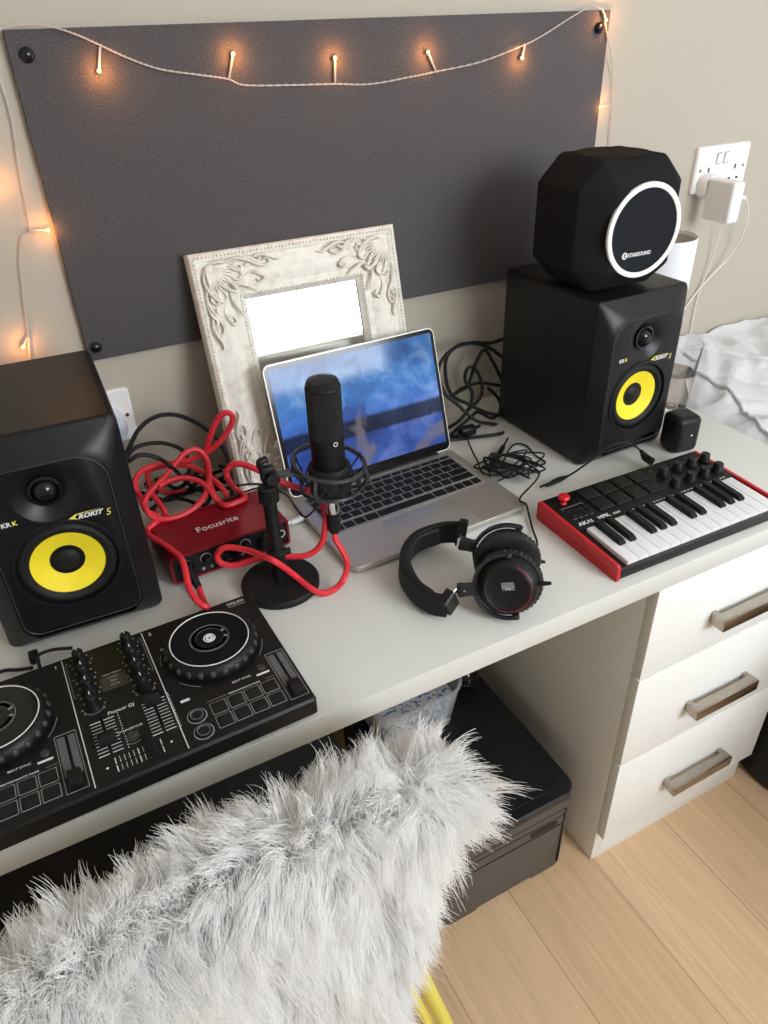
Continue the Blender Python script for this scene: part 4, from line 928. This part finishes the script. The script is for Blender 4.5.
# ------------------------------------------------------------------ small things at the right end of the desk
cc = thing('camera_cube', 'small rounded black camera cube with a white dot, beside the right monitor', 'camera', (.9690, .2450, T), -.15)
b = NB(); c = NB(); bmesh.ops.create_cube(c, size=1); bmesh.ops.scale(c, vec=(.050, .048, .068), verts=c.verts)
bmesh.ops.bevel(c, geom=c.edges[:], offset=.012, segments=6, affect='EDGES', profile=.5); add(b, c, Matrix.Translation((0, 0, .0342)))
obj('body', b, 'black', cc)
b = NB(); loft(b, [[(x, y, z + .034) for x, z in rrect(.026, .044, .007, 5)] for y in (-.0245, -.0225)]); ff = obj('face_plate', b, 'blackgloss', cc)
b = NB(); cyl(b, (.004, -.0243, .036), .0017, .0006, (0, -1, 0), 14); obj('white_dot', b, 'print', ff)
b = NB(); ring(b, (.004, -.0245, .024), .0036, .0006, (0, -1, 0), 20, 5); obj('lens_ring', b, 'grey', ff)
b = NB(); 
for k in range(4): box(b, (0, -.009 + k * .006, .0682), (.022, .0012, .0008), .0003)
obj('top_ribs', b, 'grey', cc)

gl = thing('drinking_glass', 'tall clear glass half full of a pale drink at the right edge of the desk', 'glass', (1.0830, .3700, T))
gp = [(0, .0), (.0275, 0), (.0285, .002), (.0362, .1270), (.0366, .1285), (.0356, .1285), (.0350, .1270), (.0268, .0090), (.0255, .0075), (0, .0075)]
b = NB(); lathe(b, gp, n=48); obj('tumbler', b, 'glass', gl, smooth=40)
b = NB(); lathe(b, [(0, .0072), (.0258, .0072), (.0274, .0093), (.03165, .0720), (.0308, .0715), (0, .0712)], n=48); obj('drink', b, 'liquid', gl)

lm = thing('table_lamp', 'white cylindrical lamp shade standing behind the right monitor near the socket', 'lamp', (1.130, .500, T))
b = NB(); lathe(b, [(.058, .05), (.0600, .2875), (.0590, .2875), (.057, .05)], n=48, closed=True); sh = obj('lamp_shade', b, 'shade', lm)
b = NB(); lathe(b, [(.0568, .052), (.0588, .281), (.0582, .281), (.0562, .052)], n=48, closed=True); obj('shade_lining', b, 'shadeinner', sh)
b = NB(); lathe(b, [(0, 0), (.045, 0), (.046, .004), (.012, .012), (.008, .02), (.008, .11), (0, .11)], n=32)
for k in range(3): a = k * 2 * PI / 3; tube(b, [(0, 0, .105), (.057 * math.cos(a), .057 * math.sin(a), .11)], .0012, n=5, smooth=False)
obj('lamp_base', b, 'whiteplastic', lm)
b = NB(); ball(b, (0, 0, .150), .024, (1, 1, 1.25), 16); cyl(b, (0, 0, .108), .013, .018); obj('lamp_bulb', b, 'whiteplastic', lm)

# wall sockets
def face(bm, x0, x1, z0, z1, y0, y1, r=.006): return loft(bm, [[(x + (x0 + x1) / 2, y, z + (z0 + z1) / 2) for x, z in rrect(x1 - x0 - q, z1 - z0 - q, r, 4)] for y, q in ((y1, 0), (y0 + .003, 0), (y0, .005))])
so = thing('wall_socket', 'white double wall socket with switches on the cream wall above the bed', 'socket', (1.2760, D - .0003, T + .3290))
b = NB(); face(b, 0, .146, 0, .086, -.0095, 0); obj('face_plate', b, 'whiteplastic', so)
for x in (.0585, .0790):
    b = NB(); box(b, (x, -.0098, .062), (.0105, .004, .019), .001, rot=(.12, 0, 0)); obj('switch', b, 'whiteplastic', so)
    b = NB()
    for a, e, w, h in ((-.0058, .0, .0007, .021), (.0058, .0, .0007, .021), (0, .0102, .012, .0007), (0, -.0102, .012, .0007)): box(b, (x + a, -.0097, .062 + e), (w, .0008, h))
    obj('switch_gap', b, mat('socket_gap_grey', (.12, .12, .12), .6), so)
for cx in (.036, .110):
    for x, z, w, h in ((cx, .043, .0042, .0085), (cx - .011, .0215, .0068, .0042), (cx + .011, .0215, .0068, .0042)):
        b = NB(); box(b, (x, -.0097, z), (w, .0008, h)); obj('pin_slot', b, mat('socket_slot', (.03, .03, .03), .7), so)
for x in (.013, .133):
    b = NB(); cyl(b, (x, -.0093, .043), .0030, .0008, (0, -1, 0), 14); obj('screw', b, 'steel', so)
ch = thing('power_adapter', 'square white power adapter plugged into the wall socket above the bed', 'power adapter', (1.3090, D - .0103, T + .3440))
b = NB()
loft(b, [[(x, y, z) for x, z in rrect(w, h, r, 5)] for y, w, h, r in ((0, .046, .046, .018), (-.016, .046, .046, .018), (-.022, .040, .040, .017))]); obj('plug_top', b, 'whiteplastic', ch)
b = NB(); c = NB(); bmesh.ops.create_cube(c, size=1); bmesh.ops.scale(c, vec=(.031, .066, .076), verts=c.verts); bmesh.ops.bevel(c, geom=c.edges[:], offset=.006, segments=4, affect='EDGES', profile=.5)
add(b, c, Matrix.Translation((-.004, -.0545, -.020))); obj('adapter_body', b, 'whiteplastic', ch)
wl = thing('charging_cable', 'thin white charging cable looping from the power adapter down behind the bed', 'cable', (1.36, .55, T + .31))
WO = (1.36, .55, T + .31)
b = NB(); tube(b, [rel(p, WO) for p in ((1.3645,0.5410,1.0468), (1.3831,0.5410,1.0428))], .0042, n=10, k=2); obj('connector', b, 'whiteplastic', wl)
b = NB(); tube(b, [rel(p, WO) for p in ((1.3831,0.5410,1.0428), (1.4029,0.5450,1.0246), (1.4228,0.5550,0.9931), (1.4299,0.5650,0.9539), (1.4206,0.5750,0.9156), (1.3938,0.5830,0.8837), (1.3615,0.5870,0.8531), (1.3348,0.5880,0.8220), (1.3118,0.5880,0.7947))], .0016, n=7); obj('cord', b, 'whitecable', wl)
w2 = thing('white_lead', 'straight thin white lead dropping from under the power adapter to the bed', 'cable', (1.36, .57, T + .28))
W2 = (1.36, .57, T + .28)
b = NB(); tube(b, [rel(p, W2) for p in ((1.3642,0.5660,0.9946), (1.3718,0.5750,0.9558), (1.3743,0.5830,0.9081), (1.3653,0.5870,0.8612), (1.3605,0.5880,0.8174), (1.3615,0.5880,0.7692), (1.3615,0.5850,0.7349), (1.3562,0.5750,0.7153))], .0014, n=7); obj('cord', b, 'whitecable', w2)

s2_ = thing('socket_plate', 'white single wall socket on the wall behind the left monitor', 'socket', (.0455, D - .0003, T + .0960))
b = NB(); face(b, 0, .086, 0, .086, -.0095, 0); obj('face_plate', b, 'whiteplastic', s2_)
b = NB(); cyl(b, (.076, -.0093, .043), .003, .0008, (0, -1, 0), 12); obj('screw', b, 'steel', s2_)
pl_ = thing('mains_plug', 'rounded white mains plug in the single wall socket behind the left monitor', 'plug', (.0905, D - .0103, T + .130))
b = NB(); loft(b, [[(x, y, z) for x, z in rrect(w, h, r, 6)] for y, w, h, r in ((0, .052, .054, .024), (-.018, .052, .054, .024), (-.026, .044, .046, .021))]); obj('plug_body', b, mat('cool_white_plastic', (.66, .68, .80), .35), pl_)
b = NB(); tube(b, [(0, -.012, -.024), (0, -.016, -.05), (-.02, -.02, -.09), (-.05, -.03, -.118)], .003, n=8); obj('plug_lead', b, 'whiteplastic', pl_)

# ------------------------------------------------------------------ bed beside the desk
bed = thing('bed', 'bed with rumpled white linen against the wall to the right of the desk', 'bed', (1.85, -.35, 0))
b = NB(); bx(b, 1.13 - 1.85, .75, -.85, .925, .43, .50, .01); 
for x in (-.66, .70):
    for y in (-.78, .86): bx(b, x - .03, x + .03, y - .03, y + .03, 0, .43)
obj('bed_base', b, 'sheet', bed)
b = NB(); box(b, (.02, .035, .565), (1.46, 1.78, .14), .05, 4); obj('mattress', b, 'sheet', bed)
from mathutils import noise
def duvet_z(x, y):
    u, w = (x - 1.135) / 1.45, (y + .95) / 1.535
    edge = min(max(u, 0) * 14, 1.0); edge = 1 - (1 - edge) ** 2
    z = T - .070 + .085 * max(0, (y + .1) / .7) * (.4 + .6 * edge) - .05 * (1 - edge)
    q = Vector((x * 5.5 + .8 * y, y * 6.5 - 1.2 * x, 0)); q += Vector((noise.noise(q * .7), noise.noise(q * .7 + Vector((7, 3, 1))), 0)) * .9
    z += (.016 * (1 - abs(noise.noise(q)) * 2.2) + .007 * (1 - abs(noise.noise(q * 2.3 + Vector((3, 9, 2)))) * 2)) * (.35 + .65 * edge)
    s_ = (x * .8 + y * .6) % .11; z -= .004 * math.exp(-((s_ - .055) / .006) ** 2)          # quilting seams
    if w > .93: z -= .008 * ((w - .93) / .07) ** 2
    return z
b = bmesh.new(); nx, ny = 170, 190; g = []
for i in range(nx + 1):
    g.append([])
    for j in range(ny + 1):
        x = 1.135 + (i / nx) ** 1.5 * 1.45; y = .585 - (j / ny) ** 1.5 * 1.535
        g[-1].append(b.verts.new((x - 1.85, y + .35, duvet_z(x, y))))
for i in range(nx):
    for j in range(ny): b.faces.new((g[i][j], g[i + 1][j], g[i + 1][j + 1], g[i][j + 1]))
r_ = bmesh.ops.extrude_edge_only(b, edges=[e for e in b.edges if e.is_boundary])
for v in r_['geom']:
    if isinstance(v, bmesh.types.BMVert): v.co.z = max(.55, v.co.z - .06)
dv = obj('duvet', b, 'cloth', bed, smooth=80)
b = NB(); pp = spline([(1.25, .50, 0), (1.236, .425, 0), (1.230, .36, 0), (1.215, .30, 0), (1.200, .25, 0), (1.18, .15, 0)], 10)
tube(b, [(p.x - 1.85, p.y + .35, duvet_z(p.x, p.y) + .0045) for p in pp], .0034, n=6, smooth=False); obj('duvet_piping', b, 'cloth', bed)

# ------------------------------------------------------------------ under the desk
pn = thing('printer', 'dark grey printer with a black lid on the floor beside the drawer cabinet', 'printer', (.510, .040, 0), .0)
PW, PD, PH = .286, .40, .2346
def psec(z, w, d, r, dy=0): return [(x, y + PD / 2 + dy, z) for x, y in rrect(w, d, r, 6)]
b = NB(); loft(b, [psec(.012, PW - .004, PD - .01, .030), psec(.016, PW, PD - .006, .032), psec(.212, PW, PD, .032), psec(.216, PW - .003, PD - .003, .030)]); pbod = obj('body', b, 'printergrey', pn)
c = NB(); bx(c, -.062, .062, -.02, .03, -.01, .022, .006); cut(pbod, [c])
b = NB(); loft(b, [psec(.2163, PW - .006, PD - .006, .029), psec(.2175, PW - .001, PD - .001, .032), psec(.2315, PW - .001, PD - .001, .032), psec(PH, PW - .006, PD - .006, .030)]); obj('lid', b, 'printerblack', pn)
b = NB(); loft(b, [psec(PH - .001, PW - .04, PD - .10, .012, -.03), psec(PH + .0008, PW - .042, PD - .102, .012, -.03)]); obj('glass_panel', b, 'printerblack', pn)
seam = mat('seam_black', (.012, .012, .012), .6)
b = NB()
for z in (.178, .152): bx(b, -.108, .118, -.0004, .004, z, z + .0016)
bx(b, .117, .1186, -.0004, .004, .03, .196); bx(b, -.108, .118, -.0004, .004, .195, .1966)
obj('front_seams', b, seam, pn)
b = NB(); c = NB(); loft(b, [[(x + .072, y, z + .166) for x, z in rrect(.058, .013, .004, 4)] for y in (-.0008, .006)]); obj('paper_slot', b, seam, pn)
b = NB()
for x in (-.11, .11):
    for y in (.04, .35): cyl(b, (x, y, 0), .012, .013, n=16)
obj('rubber_feet', b, 'blacksoft', pn)

tb = thing('plastic_tub', 'clear plastic tub of blue and white beads on top of the printer', 'tub', (.468, .337, .2349))
def tsec(z, w, r): return [(x, y, z) for x, y in rrect(w, w * .85, r, 6)]
b = NB(); loft(b, [tsec(0, .150, .03), tsec(.004, .158, .034), tsec(.095, .185, .04), tsec(.098, .192, .042), tsec(.101, .192, .042), tsec(.101, .182, .04), tsec(.006, .154, .032)], caps=True); obj('tub_wall', b, 'tub', tb)
b = NB(); loft(b, [tsec(.0075, .140, .03), tsec(.06, .160, .034), tsec(.066, .150, .034)]); obj('bead_fill', b, 'pellets', tb)
br_ = thing('black_ball', 'shiny round black object on the back of the printer by the cabinet', 'ball', (.607, .343, .2349))
b = NB(); ball(b, (0, 0, .030), .030, (1, 1, 1), 24); obj('shell', b, 'blackgloss', br_); b = NB(); ring(b, (0, 0, .030), .0298, .0012, (.3, -.2, 1), 36, 6); obj('seam_ring', b, 'grey', br_)
tk = thing('storage_trunk', 'black storage box under the left part of the desk behind the chair', 'storage box', (-.03, .40, 0))
b = NB(); box(b, (0, 0, .12), (.68, .32, .24), .012, 3); obj('box_body', b, 'fabricblack', tk)
b = NB(); box(b, (0, 0, .255), (.692, .332, .028), .008, 3); obj('box_lid', b, mat('satin_black_lid', (.02, .02, .021), .28), tk)
b = NB(); tube(b, [(-.05, -.162, .13), (-.05, -.176, .13), (.05, -.176, .13), (.05, -.162, .13)], .006, n=8, k=4); obj('box_handle', b, 'black', tk)

bg_ = thing('black_bag', 'soft black bag on the floor at the right side of the drawer cabinet', 'bag', (1.235, -.010, 0))
b = NB(); q = []
for z, w, d in ((.0, .20, .13), (.008, .235, .16), (.03, .245, .17), (.07, .228, .155), (.16, .205, .14), (.30, .19, .13), (.40, .165, .10), (.41, .12, .06)):
    q.append([(x + .01 * math.sin(z * 14), y, z) for x, y in rrect(w, d, min(w, d) * .42, 8)])
loft(b, q); obj('bag_body', b, 'fabricblack', bg_, smooth=70)
b = NB(); tube(b, [(-.05, 0, .405), (-.045, 0, .47), (.045, 0, .47), (.05, 0, .405)], .007, n=8, flat=(.022, .004), up=(0, 1, 0)); obj('carry_handle', b, 'fabricblack', bg_)

# ------------------------------------------------------------------ chair with a fur throw
CHX0, CHX1, CHY, CHZ = -.21, .262, -.140, T + .024
chr_ = thing('chair', 'yellow metal chair under a white fur throw pushed up to the desk', 'chair', ((CHX0 + CHX1) / 2, -.02, 0))
CO = Vector(((CHX0 + CHX1) / 2, -.02, 0)); hw = (CHX1 - CHX0) / 2 - .015
b = NB(); box(b, (0, -.04, .452), (2 * hw - .06, .22, .022), .008, 3); obj('seat', b, 'fabricblack', chr_)
b = NB(); tube(b, [(-hw + .065, -.112, .455), (-hw + .03, -.118, .62), (-hw + .02, -.120, CHZ - .03), (-hw + .06, -.120, CHZ - .012), (hw - .06, -.120, CHZ - .012), (hw - .02, -.120, CHZ - .03), (hw - .03, -.118, .62), (hw - .065, -.112, .455)], .011, n=12, k=5)
obj('back_frame', b, 'yellowpaint', chr_)
b = NB(); box(b, (0, -.120, CHZ - .12), (2 * hw - .05, .012, .14), .004, 2); obj('backrest', b, 'yellowpaint', chr_)
def leg(p0, p1):
    b = NB(); tube(b, [p0, [(a + c) / 2 for a, c in zip(p0, p1)], p1], .0105, n=12, k=4); lg = obj('leg', b, 'yellowpaint', chr_)
    b = NB(); cyl(b, (p1[0], p1[1], 0), .0125, .014, n=14); obj('foot_cap', b, 'black', lg)
leg((.184, -.112, .44), (.278, -.112, .006)); leg((-.184, -.112, .44), (-.278, -.112, .006))
leg((hw - .085, .04, .44), (hw - .09, .07, .006)); leg((-hw + .085, .04, .44), (-hw + .09, .07, .006))
b = NB(); tube(b, [(.160, -.112, .44), (.215, -.112, .20), (.235, -.112, .11), (-.235, -.112, .11), (-.215, -.112, .20), (-.160, -.112, .44)], .008, n=10, smooth=False); obj('leg_brace', b, 'yellowpaint', chr_)

# the fur throw: hide draped over the backrest, and the hair growing out of it
ft = thing('fur_throw', 'shaggy white fur throw hanging over the back of the yellow chair', 'fur throw', ((CHX0 + CHX1) / 2, CHY, CHZ))
FOX = Vector(((CHX0 + CHX1) / 2, CHY, CHZ))
rf = random.Random(3)
def hidept(u, s):
    """u across 0..1, s along the drape in metres: s<0 inner side, 0..0.03 over the top, then down the outer side"""
    x = CHX0 + .012 + u * (CHX1 - CHX0 - .024)
    bow = .012 * math.sin(u * PI) + .010 * math.sin(u * 7 + 1)
    rr = .020
    if s < 0: y, z, n = rr, s, Vector((0, 1, .1))
    elif s < PI * rr:
        a = s / rr; y, z, n = rr * math.cos(a), rr * math.sin(a), Vector((0, math.cos(a), math.sin(a)))
    else:
        t = s - PI * rr; y, z = -rr - .035 * (1 - math.exp(-t * 6)) - .012 * math.sin(t * 9 + u * 4), -t; n = Vector((0, -1, .28))
        x -= t * .40 * max(0, u - .35) / .65
    return Vector((x, CHY + y - (bow if s > 0 else 0), CHZ - .012 + z + .016 * u - .008 * (1 - math.sin(u * PI)) ** 2)), n.normalized()
SMIN, SMAX = -.10, .50
b = bmesh.new(); nu, ns = 30, 50; g = [[b.verts.new(hidept(i / nu, SMIN + (SMAX - SMIN) * j / ns)[0] - FOX) for j in range(ns + 1)] for i in range(nu + 1)]
for i in range(nu):
    for j in range(ns): b.faces.new((g[i][j], g[i + 1][j], g[i + 1][j + 1], g[i][j + 1]))
hd = obj('hide', b, 'hide', ft, smooth=80)
# hair strands, gathered in wavy locks
NL, NS, NP = 2500, 30, 10
strands = []
for l in range(NL):
    u = rf.random(); s = SMIN * .6 + (SMAX - SMIN * .6) * rf.random()
    if l < 420: s = rf.uniform(-.03, .09)
    elif l < 620: u = rf.choice((rf.uniform(0, .05), rf.uniform(.95, 1)))
    p, n = hidept(u, s)
    edge = max(0, (abs(u - .5) - .36) / .14) * (1 if u > .5 else -1)
    q = Vector((u * 4.2, s * 9, 0)); f1 = noise.noise(q + Vector((1.3, 5.1, .2))); f2 = noise.noise(q + Vector((8.7, 2.2, 3.1))); f3 = noise.noise(q * 1.7 + Vector((4, 4, 9)))
    top = 1 - min(1, max(0, (s - .05) / .10))
    flow = Vector((1.5 * f1 + .55 * (u - .45) + edge * (.8 if s < .12 else .35), -.2 * top, (-.75 + 1.0 * f2) * (1 - top) + .25 * top))
    d0 = (n * (.62 + .25 * top) + flow * (.85 - .2 * top) + Vector((rf.gauss(0, .16), rf.gauss(0, .12), rf.gauss(0, .16)))).normalized()
    L = rf.uniform(.050, .082) * (1 - top * (.30 - .15 * u)) * (1 - .45 * min(1, abs(edge)) * (s > .10))
    grav = rf.uniform(.30, .65) * (1 - .35 * top); cv = Vector((f3 * 1.2 + rf.gauss(0, .25), rf.gauss(0, .15), f1 * .9 + rf.gauss(0, .25)))
    spread = rf.uniform(.006, .012); tight = rf.uniform(.45, .88); ph = rf.uniform(0, 6.28); wa = rf.uniform(.001, .005)
    for k in range(NS):
        du = rf.gauss(0, spread); ds = rf.gauss(0, spread)
        r0, n0 = hidept(min(1, max(0, u + du / (CHX1 - CHX0))), s + ds)
        off = r0 - p; Lk = L * rf.uniform(.72, 1.1); fr_ = Vector((rf.gauss(0, .055), rf.gauss(0, .055), rf.gauss(0, .055)))
        pts = []
        for q_ in range(NP):
            t = q_ / (NP - 1)
            c = p + d0 * (Lk * t * (1 - .12 * t)) + Vector((0, 0, -1)) * (grav * Lk * t * t * .75) + cv * (Lk * t * t * .40) + Vector((math.cos(ph + t * 5), 0, math.sin(ph + t * 5))) * wa * t
            pts.append(c + off * (1 - tight * t ** .8) + fr_ * Lk * t * t - FOX)
        strands.append(pts)
hcv = bpy.data.hair_curves.new('fur')
hcv.add_curves([NP] * len(strands))
flat_ = [c for st_ in strands for p in st_ for c in p]
hcv.attributes['position'].data.foreach_set('vector', flat_)
ra = hcv.attributes.get('radius') or hcv.attributes.new('radius', 'FLOAT', 'POINT')
ra.data.foreach_set('value', [r for _ in strands for r in [00.00040 * (1 - (i / (NP - 1)) ** 2 * .75) for i in range(NP)]])
hcv.materials.append(M['fur'])
fo = bpy.data.objects.new('fur', hcv); COL.objects.link(fo); fo.parent = ft; fo['kind'] = 'stuff'

# small framed panel hanging under the window, seen in the mirror
wp = thing('wall_picture', 'red brown framed panel under the window, glimpsed in the mirror beside the laptop', 'picture', (1.34, WY + .001, .82))
b = NB()
for x0, x1, z0, z1 in ((-.22, -.19, 0, .25), (.19, .22, 0, .25), (-.22, .22, 0, .03), (-.22, .22, .22, .25)): bx(b, x0, x1, 0, .022, z0, z1, .002)
obj('picture_frame', b, mat('pale_wood', (.42, .30, .19), .5), wp)
b = NB(); bx(b, -.195, .195, .002, .010, .025, .225); obj('panel', b, mat('red_brown_panel', (.28, .085, .035), .5), wp)
